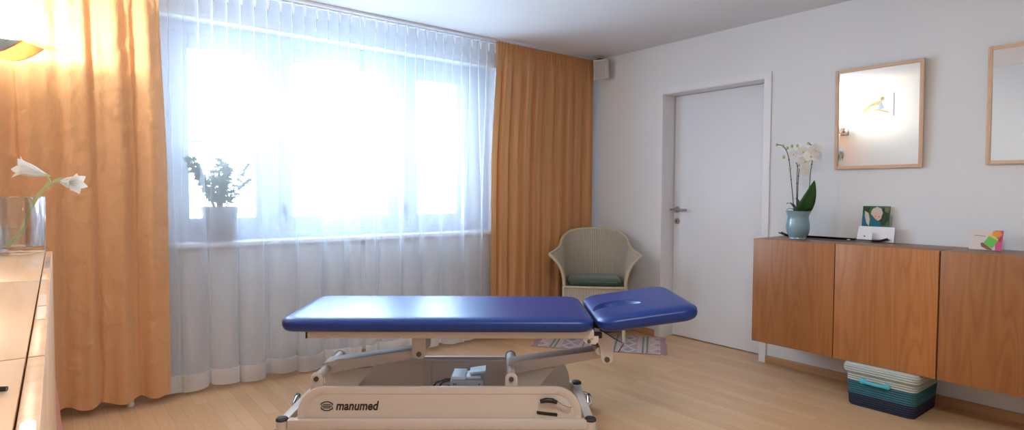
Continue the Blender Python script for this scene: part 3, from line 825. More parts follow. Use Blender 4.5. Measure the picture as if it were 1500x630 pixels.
b = grid(96, 26, both, lambda u, v: (u*arc, v*.5)); obj('backrest', b, M['wicker'], ch, angle=180)
b = grid(96, 26, lambda t, s: shell(t, s, .014), lambda u, v: (u*arc, v*.5)); obj('outer_weave', b, M['wicker'], ch, angle=180)
b = BM()
path = [shell(0, s, .007) for s in [k/14 for k in range(15)]]+[shell(t, 1, .007) for t in [k/80 for k in range(1, 80)]]+[shell(1, s, .007) for s in [1-k/14 for k in range(15)]]
tube(b, path, .0135, 10); obj('braided_rim', b, M['braid'], ch, angle=180)
# skirt under the seat: rounded U plus front panel
def skirt(t, s):
    p, n = plan(t); return Vector((p.x, p.y, .19+(ZS-.19)*s))+n*(.014+.012*(1-s))
b = grid(80, 6, skirt, lambda u, v: (u*arc, v*.22)); obj('skirt', b, M['wicker'], ch, angle=180)
b = grid(40, 8, lambda u, v: Vector((-.252+.504*u, FR-.022-.012*math.sin(PI*u), .19+.25*v)), lambda u, v: (u*.5, v*.25)); obj('front_panel', b, M['wicker'], ch, angle=180)
b = BM(); 
for z in (.195, .438): tube(b, [Vector((-.252+.504*u, FR-.022-.012*math.sin(PI*u), z)) for u in [k/12 for k in range(13)]], .011, 8)
for s in (-1, 1): tube(b, [(s*.252, FR-.018, .19), (s*.252, FR-.018, .44)], .013, 8)
obj('front_braid', b, M['braid'], ch, angle=180)
b = BM(); prism(b, [tuple(plan(k/40)[0][:2]) for k in range(41)]+[], .405, .438, plane='xy'); obj('seat', b, M['wicker'], ch)
for x, y in ((-.235, FR-.005), (.235, FR-.005), (-.17, .14), (.17, .14)):
    b = BM(); tube(b, [(x, y, .20), (x*1.02, y*1.03, 0.0)], [.017, .013], 12); obj('leg', b, M['cream_leg'], ch)
# loose seat cushion: built in its own frame, resting on the seat
cu_ = xf(pad(.222, .195, .07, .066, .05, 40, 40, None, .5), TR(0, -.030, 0))
for v in cu_.verts:   # taper the rear to follow the tub
    if v.co.y > 0: v.co.x *= 1-.22*(v.co.y/.165)**2
o = obj('seat_cushion', cu_, M['green_cloth'], angle=180)
o.location = ch.location+Vector((0, 0, .442)); o.rotation_euler = ch.rotation_euler
tag(o, 'dark green cushion lying on the seat of the wicker armchair', 'cushion')

# ------------------------------------------------------------------ rug
r0, r1 = Vector((-1.05, 3.515, 0)), Vector((-.462, 2.772, 0))
rd = (r1-r0).normalized(); rn = Vector((-rd.y, rd.x, 0)); RL = (r1-r0).length; RW = .545
ra = math.atan2(rd.y, rd.x)
b = grid(60, 30, lambda u, v: Vector((RL*u, RW*v, .008+.0012*math.sin(u*23+v*4))), lambda u, v: (u, v))
for q in range(60): pass
rug = obj('rug', b, M['rug'], angle=180); rug.location = r0; rug.rotation_euler = (0, 0, ra)
tag(rug, 'small mauve and pink striped woven rug with fringed ends under the armchair', 'rug')
b = BM(); box(b, (0, 0, 0.0005), (RL, RW, .0065)); obj('backing', b, M['fringe'], rug)
for e in (0, 1):
    b = BM(); random.seed(3+e)
    for k in range(46):
        y = RW*(k+.5)/46; x0 = 0 if e == 0 else RL; s = -1 if e == 0 else 1
        tube(b, [(x0, y, .006), (x0+s*.02, y+random.uniform(-.004, .004), .005), (x0+s*random.uniform(.042, .056), y+random.uniform(-.008, .008), .0025)], [.0032, .0026, .0016], 5)
    obj('fringe', b, M['fringe'], rug)

# ------------------------------------------------------------------ wall cabinets
XF = -.395; CZ0, CZ1 = .246, .926
def cabinet(y0, y1, ydiv, label):
    t = thing('wall_cabinet', label, 'cabinet', (0, y1, CZ0), (0, 0, 0), 'wall-hung cherry cabinets')
    Lc = lambda x, y, z: (x, y-y1, z-CZ0)
    b = BM()
    box(b, Lc(XF+.022, y0+.002, CZ0), Lc(-.002, y0+.022, CZ1-.02)); box(b, Lc(XF+.022, y1-.022, CZ0), Lc(-.002, y1-.002, CZ1-.02))
    box(b, Lc(XF+.022, y0+.002, CZ0+.002), Lc(-.002, y1-.002, CZ0+.022)); box(b, Lc(-.010, y0+.002, CZ0), Lc(-.002, y1-.002, CZ1-.02))
    obj('carcass', b, M['cherry'], t)
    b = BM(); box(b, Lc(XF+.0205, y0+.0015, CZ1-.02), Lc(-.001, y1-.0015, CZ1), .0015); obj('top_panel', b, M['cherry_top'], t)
    for a, c2 in ((y0, ydiv), (ydiv, y1)):
        b = BM(); box(b, Lc(XF, a+.0025, CZ0-.001), Lc(XF+.020, c2-.0025, CZ1+.0005), .0015)
        d = obj('door', b, M['cherry'], t)
        b = BM()
        for zz in (.10, .55):
            box(b, Lc(XF+.0195, a+.02, CZ0+zz), Lc(XF+.024, a+.06, CZ0+zz+.05))
        obj('hinge', b, M['steel'], d)
    return t
cabinet(1.044, 2.087, 1.568, 'cherry wood wall cabinet nearest the door, with the orchid pot on it')
cabinet(-.002, 1.041, .520, 'cherry wood wall cabinet farther from the door, with the bright flyer stand on it')

# ------------------------------------------------------------------ things on the cabinets
ZT = CZ1+.0005
oc = Vector((-.205, 1.885, ZT))
orc = thing('potted_orchid', 'white orchid with three stalks in a pale teal glazed pot on the cabinet', 'potted plant', oc)
b = BM(); lathe(b, [(.010, 0), (.050, 0), (.052, .004), (.050, .012), (.056, .020), (.068, .045), (.0725, .075), (.070, .105), (.064, .130), (.063, .145), (.068, .163), (.0755, .180), (.0765, .184), (.073, .184), (.060, .150), (.058, .13), (.01, .128)], seg=48)
obj('pot', b, M['glaze'], orc)
b = BM(); lathe(b, [(.004, .150), (.059, .146), (.06, .14), (.004, .12)], seg=24); obj('bark', b, M['ink_brown'], orc)
def loc(px, py, dx=0.0):
    """point at the orchid's own distance, dx nearer the wall"""
    return at_x(px, py, oc.x+dx)-oc
def leaf(bm, pts, w, up):
    """curved blade along pts with a midrib fold"""
    pts = [Vector(p) for p in pts]; n = len(pts); rows = []
    for i, p in enumerate(pts):
        d = (pts[min(i+1, n-1)]-pts[max(i-1, 0)]).normalized(); sd = d.cross(up).normalized(); nn = sd.cross(d)
        k = i/(n-1); ww = w*math.sin(PI*min(1, (.10+.90*k)**.8))**.75 if k < 1 else 0.001
        ww = max(ww, .0012)
        rows.append([bm.verts.new(p+sd*(ww*q)+nn*(.16*ww*(abs(q)))+nn*t) for q, t in ((-1, .0006), (-.5, .0008), (0, 0.0), (.5, .0008), (1, .0006), (.5, -.0008), (0, -.0012), (-.5, -.0008))])
    for i in range(n-1):
        for k in range(8): bm.faces.new((rows[i][k], rows[i][(k+1) % 8], rows[i+1][(k+1) % 8], rows[i+1][k]))
def curve3(p0, p1, p2, n=12):
    p0, p1, p2 = Vector(p0), Vector(p1), Vector(p2)
    return [(1-t)**2*p0+2*t*(1-t)*p1+t*t*p2 for t in [k/n for k in range(n+1)]]
base = Vector((0, 0, .15))
camdir = Vector((-fw.x, -fw.y, 0))
for p1, p2, w, up in (((1184, 300), (1193, 264), .050, camdir), ((1160, 292), (1152, 299), .024, Vector((0, 0, 1))), ((1160, 300), (1152, 308), .012, Vector((0, 0, 1))),
                      ((1183, 303), (1189, 305), .012, Vector((0, 0, 1))), ((1172, 290), (1164, 291), .022, Vector((0, 0, 1)))):
    b = BM(); leaf(b, curve3(base, loc(*p1), loc(*p2)), w, up); obj('leaf', b, M['leaf'], orc, angle=180)
stalks = [[(1161, 308), (1160, 275), (1157, 245), (1155, 230), (1151, 219), (1145, 213), (1139, 212)],
          [(1167, 308), (1169, 270), (1171, 240), (1171, 231)],
          [(1166, 308), (1167, 280), (1168, 250), (1168, 242), (1166, 238)],
          [(1172, 308), (1184, 285), (1187, 255), (1190, 235), (1191, 226), (1190, 215), (1185, 210)]]
for i, st in enumerate(stalks):
    b = BM(); P = [loc(x, y, [0, .01, -.01, .0][i]) for x, y in st]; P[0] = Vector((P[0].x*.5, P[0].y*.6, .14))
    # smooth it
    Q = []
    for k in range(len(P)-1):
        for s in (0, .33, .66):
            p0, p1, p2, p3 = P[max(k-1, 0)], P[k], P[k+1], P[min(k+2, len(P)-1)]
            Q.append(.5*((2*p1)+(p2-p0)*s+(2*p0-5*p1+4*p2-p3)*s*s+(3*p1-p0-3*p2+p3)*s**3))
    Q.append(P[-1]); tube(b, Q, .0028, 8)
    for k in (4, 8):
        if k < len(Q): tube(b, [Q[k]-Vector((0, 0, .004)), Q[k]+Vector((0, 0, .004))], .0045, 8)
    obj('stalk', b, M['stalk'], orc)
def petal_bm(bm, c, d, side, L, w, cup=.25, mi=0):
    """rounded petal from c along d"""
    d = d.normalized(); side = (side-d*side.dot(d)).normalized(); nn = side.cross(d)
    rows = []
    for i in range(7):
        k = i/6; ww = w*math.sin(PI*(.08+.84*k)**.9)**.6
        rows.append([bm.verts.new(c+d*(L*k)+side*(ww*q)+nn*(cup*L*(k*k*.5-.35*(q*q)*k))) for q in (-1, -.5, 0, .5, 1)])
    for i in range(6):
        for k in range(4):
            f = bm.faces.new((rows[i][k], rows[i][k+1], rows[i+1][k+1], rows[i+1][k])); f.material_index = mi
def orchid_flower(px, py, dx, s, face):
    c = loc(px, py, dx); f = face.normalized(); sx = f.cross(Vector((0, 0, 1))).normalized(); uy = sx.cross(f)
    b = BM()
    for a, L, w in ((PI/2, .9, .40), (PI/2+2.25, .9, .40), (PI/2-2.25, .9, .40), (.15, 1.0, .62), (PI-.15, 1.0, .62)):
        d = sx*math.cos(a)+uy*math.sin(a); petal_bm(b, c+f*.002, d+f*.12, f.cross(d), 1.3*s*L, 1.3*s*w)
    t = bmesh.new(); bmesh.ops.create_icosphere(t, subdivisions=1, radius=s*.22); merge(b, t, 1, Matrix.Translation(c+f*s*.15-uy*s*.2))
    obj('flower', b, [M['petal'], M['lip']], orc, angle=180)
random.seed(11)
for px, py, dx, s, fx in ((1194, 220, 0, .036, (-.6, -.8, .0)), (1188, 228, -.01, .034, (-.9, -.3, -.1)), (1197, 228, .01, .032, (-.2, -.9, 0)), (1184, 222, .01, .034, (-1, -.1, .1)), (1179, 236, 0, .032, (-.8, -.6, -.2)),
                          (1176, 222, -.01, .030, (-.7, -.7, 0)), (1170, 216, .0, .024, (-.9, -.4, .1)), (1180, 252, 0, .026, (-.7, -.7, -.1)), (1162, 226, 0, .022, (-.7, -.7, 0)), (1176, 246, .01, .022, (-.5, -.8, 0))):
    orchid_flower(px, py, dx, s, Vector(fx))
b = BM()
for px, py, s in ((1138, 212, .008), (1147, 214, .008), (1153, 217, .009), (1148, 230, .010), (1157, 247, .009), (1184, 210, .009), (1160, 214, .009), (1168, 214, .010), (1176, 240, .008)):
    t = bmesh.new(); bmesh.ops.create_icosphere(t, subdivisions=2, radius=s); merge(b, t, 0, Matrix.Translation(loc(px, py)) @ Matrix.Scale(1.3, 4, (0, 0, 1)))
obj('bud', b, M['bud'], orc)

# long lacquer tray
tr = thing('lacquer_tray', 'long narrow black lacquer tray with curled brown ends on the cabinet', 'tray', (-.075, 1.74, ZT))
def trayp(u, v):
    y = .335-.68*u; e = smooth(.80, 1, abs(2*u-1)); w = .030*(1-.35*e)
    q = 2*v-1; return Vector((q*w, y, .003+.010*q*q+.016*e*e+(.003 if abs(q) > .9 else 0)))
g = grid(60, 8, trayp); 
for f in list(g.faces):
    cyy = f.calc_center_median().y
    f.material_index = 1 if (cyy > .285 or cyy < -.14) else 0
r_ = bmesh.ops.solidify(g, geom=g.faces[:], thickness=.004)
obj('tray_body', g, [M['tray'], M['traybrown']], tr, angle=60)
b = BM(); box(b, (-.026, -.135, .006), (-.012, -.115, .0115), .002); obj('inlay', b, M['paper'], tr)

# card stand with flyers
def card(name, w, h, lean, layers, parent=None, th=.0012):
    """thin upright print: face on the local -x side; layers = [(material, polygon in (0..1,0..1))]"""
    b = BM(); mats = [M['paper']]
    box(b, (0, -w/2, 0), (th, w/2, h))
    for k, (mt, poly) in enumerate(layers):
        mats.append(M[mt]); x = -.0002-.00012*k
        vs = [b.verts.new((x, w/2-p[0]*w, p[1]*h)) for p in poly]
        f = b.faces.new(vs); f.material_index = k+1
    bmesh.ops.transform(b, matrix=Matrix.Rotation(lean, 4, 'Y'), verts=b.verts[:])
    me = bpy.data.meshes.new(name); b.to_mesh(me); b.free()
    for mt in mats: me.materials.append(mt)
    o = bpy.data.objects.new(name, me); COL.objects.link(o)
    if parent: o.parent = parent
    return o
full = [(0, 0), (1, 0), (1, 1), (0, 1)]
def ell(cx, cy, rx, ry, n=20, a0=0, a1=2*PI): return [(cx+rx*math.cos(a0+(a1-a0)*k/n), cy+ry*math.sin(a0+(a1-a0)*k/n)) for k in range(n+(0 if a1-a0 > 6.2 else 1))]
cs = thing('card_holder', 'clear acrylic card stand behind the lacquer tray on the cabinet', 'card holder', (-.045, 1.487, ZT))
b = BM(); box(b, (-.020, -.085, 0), (.028, .085, .003), .001); t = bmesh.new(); box(t, (.016, -.085, 0), (.0185, .085, .17)); merge(b, t, 0, Matrix.Rotation(.12, 4, 'Y'))
box(b, (-.020, -.085, 0), (-.0175, .085, .022)); obj('stand', b, M['acrylic'], cs)
ph = card('photo_card', .156, .22, .13, [('ink_green', [(.0, .1), (1, .1), (1, 1), (0, 1)]), ('ink_darkgreen', [(.62, .5), (.80, .45), (.97, .62), (.95, .92), (.72, .95), (.6, .8)]), ('ink_darkgreen', [(.02, .97), (.02, .72), (.2, .74), (.28, .97)]), ('ink_olive', [(.8, .98), (.8, .86), (.92, .80), (.99, .98)]),
    ('ink_hat', ell(.52, .80, .21, .16)), ('ink_skin', ell(.54, .70, .165, .115)), ('ink_hat', [(.32, .78), (.36, .92), (.52, .98), (.68, .93), (.745, .80), (.70, .77), (.60, .815), (.48, .81), (.40, .76)]),
    ('ink_shade', ell(.48, .705, .03, .010)), ('ink_shade', ell(.61, .70, .03, .010)), ('ink_skin', ell(.545, .665, .025, .02)), ('ink_pink', ell(.53, .635, .03, .010)),
    ('ink_teal', [(0, .40), (.02, .80), (.16, .72), (.30, .66), (.34, .76), (.50, .62), (.68, .55), (.72, .40)]), ('ink_hat', [(.08, .86), (.22, .80), (.29, .62), (.27, .42), (.17, .52), (.10, .70)])])
ph.location = (-.050, 1.487, ZT+.004); tag(ph, 'photo card of a baby in a pale hat and teal wrap, standing behind white flyers', 'photo card')
for k in range(3):
    fl = card('flyer', .20, .092, .13, [('paper', full)]+([('ink_pale', [(.05, .10), (.95, .10), (.95, .13), (.05, .13)])] if k == 2 else []))
    fl.location = (-.054-.0045*k, 1.482-.004*k, ZT+.004)
    tag(fl, ('white flyer at the back of the acrylic stand, tucked against the photo card', 'white flyer in the middle of the pile in the acrylic stand', 'white flyer at the front of the pile in the acrylic stand')[k], 'flyer', 'white flyers in the card stand')
bc = card('business_card', .085, .052, .12, [('paper', full), ('ink_blue', ell(.5, .5, .055, .09)), ('ink_pale', [(.1, .06), (.9, .06), (.9, .085), (.1, .085)])])
bc.location = (-.088, 1.528, ZT+.010); tag(bc, 'small white business card with a blue dot emblem in front of the flyers', 'business card')
bh = thing('business_card_rest', 'small clear acrylic rest holding the business card in front of the flyers', 'card holder', (-.084, 1.528, ZT))
b = BM(); box(b, (-.018, -.048, 0), (.014, .048, .003), .001); box(b, (-.018, -.048, 0), (-.016, .048, .016)); t = bmesh.new(); box(t, (.0, -.048, 0), (.002, .048, .035)); merge(b, t, 0, Matrix.Rotation(.12, 4, 'Y')); obj('rest', b, M['acrylic'], bh)
# right flyer stand
fs = thing('flyer_stand', 'clear acrylic stand holding the cream flyer with bright colour blocks', 'card holder', (-.150, .912, ZT))
b = BM(); box(b, (-.045, -.066, 0), (.02, .066, .003), .001); t = bmesh.new(); box(t, (.005, -.066, 0), (.0075, .066, .10)); merge(b, t, 0, Matrix.Rotation(.30, 4, 'Y')); obj('stand', b, M['acrylic'], fs)
fc2 = card('flyer', .140, .108, .30, [('cream_paper', full), ('ink_grey', [(.12, .70), (.48, .665), (.48, .69), (.12, .725)]), ('ink_pink', [(.80, 0), (1, 0), (1, 1), (.74, 1)]), ('ink_orange', [(.66, .72), (.84, .62), (.97, .80), (.88, .98), (.68, .95)]),
    ('ink_yellow', [(.52, .68), (.60, .80), (.76, .68), (.88, .52), (.80, .40)]), ('ink_lime', [(.42, .32), (.58, .70), (.86, .48), (.72, .08)]), ('ink_brown', [(.34, .30), (.40, .36), (.70, .06), (.72, .0), (.58, .0), (.38, .14)]), ('ink_brown', [(.86, .52), (.94, .70), (.98, .60), (.92, .40)])])
fc2.location = (-.150, .912, ZT+.004); tag(fc2, 'cream flyer with orange, green and pink blocks leaning in its own stand', 'flyer')

# ------------------------------------------------------------------ mirrors
def mirror_thing(y0, y1, z0, z1, label, tilt, wire=True):
    w, h = y1-y0, z1-z0
    t = thing('wall_mirror', label, 'mirror', (-.006, (y0+y1)/2, z0), (0, -tilt, 0), 'framed wall mirrors')
    fwid = .021
    b = BM()
    for s in (-1, 1): box(b, (-.020, s*w/2, 0), (0, s*(w/2-fwid), h), .0015)
    fr = obj('frame', b, M['birch'], t)
    b = BM(); box(b, (-.020, -w/2+fwid, 0), (0, w/2-fwid, fwid), .0015); box(b, (-.020, -w/2+fwid, h-fwid), (0, w/2-fwid, h), .0015); obj('frame_crosspiece', b, M['birch_h'], fr)
    b = BM(); box(b, (-.012, -w/2+fwid, fwid), (-.006, w/2-fwid, h-fwid)); obj('glass', b, M['mirror'], t, smooth=False)
    if wire:
        b = BM(); x = .004-h*math.sin(tilt)*0; tube(b, [(-.002, 0, h-.002), (.0035+(HC-z1)*math.sin(tilt), 0, HC-z0-.002)], .0011, 6); obj('hanging_wire', b, M['white_lacquer'], t)
p0, p1 = at_x(1224.9, 104.2, -.03), at_x(1351.5, 245, -.015)
mirror_thing(p1.y, p0.y, p1.z, p0.z, 'wood-framed wall mirror reflecting a picture, above the card stand', .0238)
q0, q1 = at_x(1448.6, 68.6, -.03), at_x(1448.6, 241, -.015)
mirror_thing(q0.y-.484, q0.y, q1.z, q0.z, 'wood-framed wall mirror reflecting only bare wall, hung above the flyer stand', .0238, True)

# ------------------------------------------------------------------ corner speaker
sp = thing('loudspeaker', 'small white loudspeaker mounted high in the corner beside the orange curtain', 'loudspeaker', (-.125, 3.735, 2.335), (0, 0, 0))
Ms = Matrix.Rotation(math.radians(-66), 4, 'Z') @ Matrix.Rotation(math.radians(10), 4, 'X')
b = BM(); box(b, (-.060, -.035, -.085), (.060, .05, .085), .008); obj('cabinet', xf(b, Ms), M['spk'], sp)
b = BM(); box(b, (-.054, -.040, -.078), (.054, -.034, .072), .003); obj('grille', xf(b, Ms), M['grille'], sp)
b = BM(); tube(b, [Ms @ Vector((0, .045, .03)), Vector((.06, .04, .06)), Vector((.122, .05, .06))], .009, 8); box(b, (.115, .025, .03), (.1255, .075, .10), .002); box(b, (-.01, -.0, .088), (.05, .06, .10), .003); obj('bracket', b, M['black'], sp)

# ------------------------------------------------------------------ basket under the cabinet
ba = thing('storage_basket', 'woven rope basket with lid in grey, teal and navy bands, under the cabinet', 'basket', (-.235, 1.303, 0))
def basket_ring(z, gx, gy, r): return [(Vector((x, y, z))) for x, y in rrect(gx, gy, r, 6)]
b = BM(); rings = []
prof = [(0, .172, .166), (.006, .176, .170), (.07, .180, .174), (.14, .184, .178), (.20, .187, .180), (.205, .170, .165), (.02, .165, .158)]
for z, gx, gy in prof: rings.append([b.verts.new(v) for v in basket_ring(z, gx, gy, .035)])
n = len(rings[0])
for i in range(len(rings)-1):
    for k in range(n): b.faces.new((rings[i][k], rings[i][(k+1) % n], rings[i+1][(k+1) % n], rings[i+1][k]))
b.faces.new(rings[0][::-1]); b.faces.new(rings[-1])
obj('basket_body', b, M['rope'], ba, angle=50)
b = BM(); rings = []
for z, gx, gy in [(.194, .192, .185), (.197, .199, .192), (.225, .201, .194), (.238, .198, .190), (.243, .188, .180), (.2435, .05, .05)]: rings.append([b.verts.new(v) for v in basket_ring(z, gx, gy, min(.038, gy*.9))])
for i in range(len(rings)-1):
    for k in range(n): b.faces.new((rings[i][k], rings[i][(k+1) % n], rings[i+1][(k+1) % n], rings[i+1][k]))
b.faces.new(rings[-1]); b.faces.new(rings[0][::-1])
obj('lid', b, M['rope'], ba, angle=50)
b = BM(); hx = -.189
tube(b, [(hx, .088, .154), (hx-.007, .078, .155), (hx-.012, .05, .152), (hx-.013, .02, .150), (hx-.012, -.01, .150), (hx-.007, -.036, .150), (hx, -.046, .149)], [.009, .010, .009, .009, .009, .010, .009], 10)
for y in (.083, -.041): xf_ = TR(hx+.001, y, .153) @ Matrix.Rotation(-PI/2, 4, 'Y'); t = bmesh.new(); lathe(t, [(.002, 0), (.017, 0), (.017, .004), (.013, .007), (.002, .008)], seg=20); merge(b, t, 0, xf_)
obj('handle', b, M['aqua'], ba)

# ------------------------------------------------------------------ chest units at the left
DZT = .99; drot = .0096
def dresser(y0, y1, label, xf_front):
    t = thing('low_chest', label, 'chest', (xf_front, (y0+y1)/2, 0), (0, 0, -drot), 'pale wood chest units')
    W = y1-y0; h2 = W/2-.0012; D = .45
    b = BM()
    box(b, (-D, -h2, .09), (-.024, -h2+.018, DZT-.018)); box(b, (-D, h2-.018, .09), (-.024, h2, DZT-.018)); box(b, (-D, -h2, .09), (-D+.01, h2, DZT-.018)); box(b, (-D, -h2, .09), (-.024, h2, .108))
    obj('carcass', b, M['pear_front'], t)
    b = BM(); box(b, (-D, -h2, DZT-.018), (-.0212, h2, DZT), .0012); obj('top_panel', b, M['pear'], t)
    b = BM(); box(b, (-D+.02, -h2+.005, 0), (-.06, h2-.005, .09)); obj('plinth', b, M['black'], t)
    for a, c2, ms in ((-h2, -.0015, 1), (.0015, h2, -1)):
        b = BM(); box(b, (-.019, a, .085), (0, c2, DZT), .0018); d = obj('door', b, M['pear_front'], t)
        # finger pull let into the top edge, at the meeting seam
        e = -.0015 if ms == 1 else .0015; yb = e-ms*.002; ya = e-ms*.150
        b = BM(); lo, hi = min(ya, yb), max(ya, yb); r = .0062; cx = -.0095
        pts = []
        endc = ya; s = -1 if ms == 1 else 1
        pts = [(cx+r, yb), (cx+r, endc-s*r)]+[(cx+r*math.cos(q), endc-s*r+s*r*math.sin(q)) for q in [PI*k/8 for k in range(1, 8)]]+[(cx-r, endc-s*r), (cx-r, yb)]
        prism(b, pts, DZT-.006, DZT+.0008, plane='xy'); obj('finger_pull', b, M['steel'], d)
    return t
fx = lambda y: -4.060-.02*(2.812-y)/2.094
dresser(1.931, 2.812, 'far unit of the pale wood chest row, with the glass vase on it', fx(2.37))
dresser(1.044, 1.928, 'pale wood chest unit between the vase unit and the one holding the pen', fx(1.486))
dresser(.157, 1.041, 'pale wood chest unit nearest the viewer, with a black pen on it', fx(.60))
b = BM(); pc = at_z(0, 571, DZT+.004); tube(b, [pc+Vector((.006, 0, 0)), pc+Vector((-.04, .02, 0)), pc+Vector((-.14, .06, 0))], [.003, .0045, .0045], 10)
tag(obj('pen', b, M['black']), 'thin black pen lying on the nearest pale wood chest unit', 'pen')
# vase, water and amaryllis
vx = at_z(25, 371, DZT)
vc = Vector((vx.x, vx.y, DZT+.0005))
va = thing('glass_vase', 'square clear glass vase half full of water on the far chest unit', 'vase', vc, (0, 0, -YAW+.12))
VW = .066; VH = .205
def sq_ring(b, g, z, r): return [b.verts.new((x, y, z)) for x, y in rrect(g, g, r, 5)]
b = BM(); R_ = [sq_ring(b, VW-.004, 0, .014), sq_ring(b, VW, .004, .016), sq_ring(b, VW, VH-.002, .016), sq_ring(b, VW-.002, VH, .015), sq_ring(b, VW-.005, VH-.002, .013), sq_ring(b, VW-.005, .024, .013), sq_ring(b, VW-.010, .020, .012)]
for i in range(len(R_)-1):
    for k in range(len(R_[0])): b.faces.new((R_[i][k], R_[i][(k+1) % len(R_[0])], R_[i+1][(k+1) % len(R_[0])], R_[i+1][k]))
b.faces.new(R_[0][::-1]); b.faces.new(R_[-1]); obj('vase_body', b, M['glass'], va, angle=50)
b = BM(); R_ = [sq_ring(b, VW-.0105, .0205, .012), sq_ring(b, VW-.0055, .0245, .013), sq_ring(b, VW-.0055, .088, .013)]
for i in range(2):
    for k in range(len(R_[0])): b.faces.new((R_[i][k], R_[i][(k+1) % len(R_[0])], R_[i+1][(k+1) % len(R_[0])], R_[i+1][k]))
b.faces.new(R_[0][::-1]); b.faces.new(R_[-1]); obj('water', b, M['water'], va, angle=50)
def vl(px, py, dd=0.0):
    """point on the upright plane facing the room through the vase centre"""
    d = ray(px, py); t = (vc-CAM+fw*dd).dot(fw)/d.dot(fw); return CAM+d*t
am = thing('amaryllis', 'white amaryllis stem with two open trumpet flowers leaning in the glass vase', 'flower', (vc.x, vc.y, DZT+.025))
A0 = am.location
b = BM(); st = [vl(9, 362), vl(22, 350), vl(33, 336), vl(40, 318), vl(47, 300), vl(57, 285), vl(67, 274), vl(76, 269)]
tube(b, [p-A0 for p in st], [.0075, .0078, .0075, .007, .0065, .006, .0058, .0055], 12); obj('stem', b, M['palestem'], am)
b = BM(); leaf(b, [p-A0 for p in (vl(75, 270), vl(81, 265), vl(86, 262), vl(92, 260))], .006, camdir); leaf(b, [p-A0 for p in (vl(74, 270), vl(71, 266), vl(69, 269), vl(67, 272))], .004, camdir); obj('spathe', b, M['palestem'], am, angle=180)
def trumpet(a, bq, L, wmax, name='flower'):
    """six-petal funnel from point a towards bq"""
    a, bq = Vector(a), Vector(bq); ax = (bq-a).normalized(); s = ax.cross(Vector((0, 0, 1))).normalized(); u = s.cross(ax)
    b = BM()
    for k in range(6):
        th = k*PI/3+.3; rd_ = s*math.cos(th)+u*math.sin(th); tg = ax.cross(rd_); rows = []
        inner = (k % 2)
        for i in range(11):
            q = i/10; r = .005+(wmax*.55)*q**1.7+(wmax*.45)*max(0, q-.6)**1.5*2.6
            w = max(.0012, wmax*.62*(math.sin(PI*min(1, .10+.9*q*.97))**.8)*(.45+.75*q))*(.9 if inner else 1)
            if i == 10: w = .002
            cc = a+ax*(L*(q-.10*max(0, q-.75)*4*(1-inner*.4)))+rd_*(r-.002*inner)
            rows.append([b.verts.new(cc+tg*(w*z)-rd_*(.30*w*z*z)-ax*0) for z in (-1, -.5, 0, .5, 1)])
        for i in range(10):
            for j in range(4): b.faces.new((rows[i][j], rows[i][j+1], rows[i+1][j+1], rows[i+1][j]))
    f = obj(name, b, M['petal'], am, angle=180)
    b = BM(); tube(b, [a-ax*.012, a, a+ax*.012], [.0035, .0055, .006], 10)
    for k in range(4):
        th = k*PI/2; e = a+ax*L*.8+(s*math.cos(th)+u*math.sin(th))*.008; tube(b, [a+ax*.01, e], .0009, 5)
    obj('throat', b, M['palestem'], f)
j = vl(74, 268)-A0
b = BM(); tube(b, [j, vl(72, 262)-A0, vl(68, 258)-A0], .0032, 8); tube(b, [j, vl(82, 267)-A0, vl(89, 266)-A0], .0032, 8); obj('flower_stalk', b, M['palestem'], am)
trumpet(vl(68, 257)-A0, vl(34, 247, -.03)-A0, .098, .044)
trumpet(vl(89, 266)-A0, vl(124, 270, -.03)-A0, .088, .040)
# salmon seat bag between the chest row and the curtain
def bag(u, v):
    th = 2*PI*u; q = v
    r = (.25-.055*q)*(1-smooth(.86, 1.0, q)*.96)*(.86+.14*smooth(0, .12, q))
    ca, sa = math.cos(th), math.sin(th); k = (abs(ca)**3+abs(sa)**3)**(-1/3)
    return Vector((r*k*ca*(1+.03*math.sin(5*th)), r*k*sa, 0.64*q+.0))
sb = obj('beanbag', grid(48, 24, bag, closed=True), M['salmon'], angle=180); sb.location = (-4.278, 3.13, 0)
tag(sb, 'salmon pink cloth bag seat between the chest row and the crinkled orange curtain', 'bean bag')

# ------------------------------------------------------------------ uplighter on the left wall
LY, LZ = 3.57, 1.897
wl = thing('wall_uplighter', 'bent wood wall uplighter with glass plate, lit before the crinkled orange curtain', 'wall lamp', (XL, LY, LZ))
LX = XL
def shade_pt(u, v, drop=.074, grow=1.0):
    # the two ends of the shade are cut on a slant
    q = 2*u-1; return Vector((-4.285+.085*v-LX+.132*q*grow, -.07+.15*v, -drop*(1-abs(q)**2.0)))
g = grid(40, 6, shade_pt); bmesh.ops.solidify(g, geom=g.faces[:], thickness=.005); obj('wood_shade', g, M['bent'], wl, angle=60)
for v in (.06, .94):
    b = BM(); rr = [shade_pt(k/24, v, .072, .97) for k in range(25)]
    A = [b.verts.new(p) for p in rr]; B2 = [b.verts.new(p+Vector((0, .003, 0))) for p in rr]
    b.faces.new(A); b.faces.new(B2[::-1])
    for k in range(25): b.faces.new((A[k], A[(k+1) % 25], B2[(k+1) % 25], B2[k]))
    obj('end_plate', b, M['steel'], wl)
b = BM(); prism(b, [(-4.50-LX, -.10), (-4.125-LX, -.10), (-4.100-LX, -.085), (-4.003-LX, .135), (-4.42-LX, .135), (-4.50-LX, -.07)], .002, .010, bev=.001, plane='xy'); obj('glass_plate', b, M['lampglass'], wl)
b = BM(); box(b, (0, -.05, -.09), (.018, .05, .03), .004); tube(b, [(.01, 0, -.04), (.10, 0, -.03), (.19, 0, -.02)], .011, 10); obj('wall_mount', b, M['steel'], wl)
b = BM(); tube(b, [(.25, .0, -.022), (.37, .0, -.022)], .006, 10); obj('bulb', b, M['bulb'], wl)

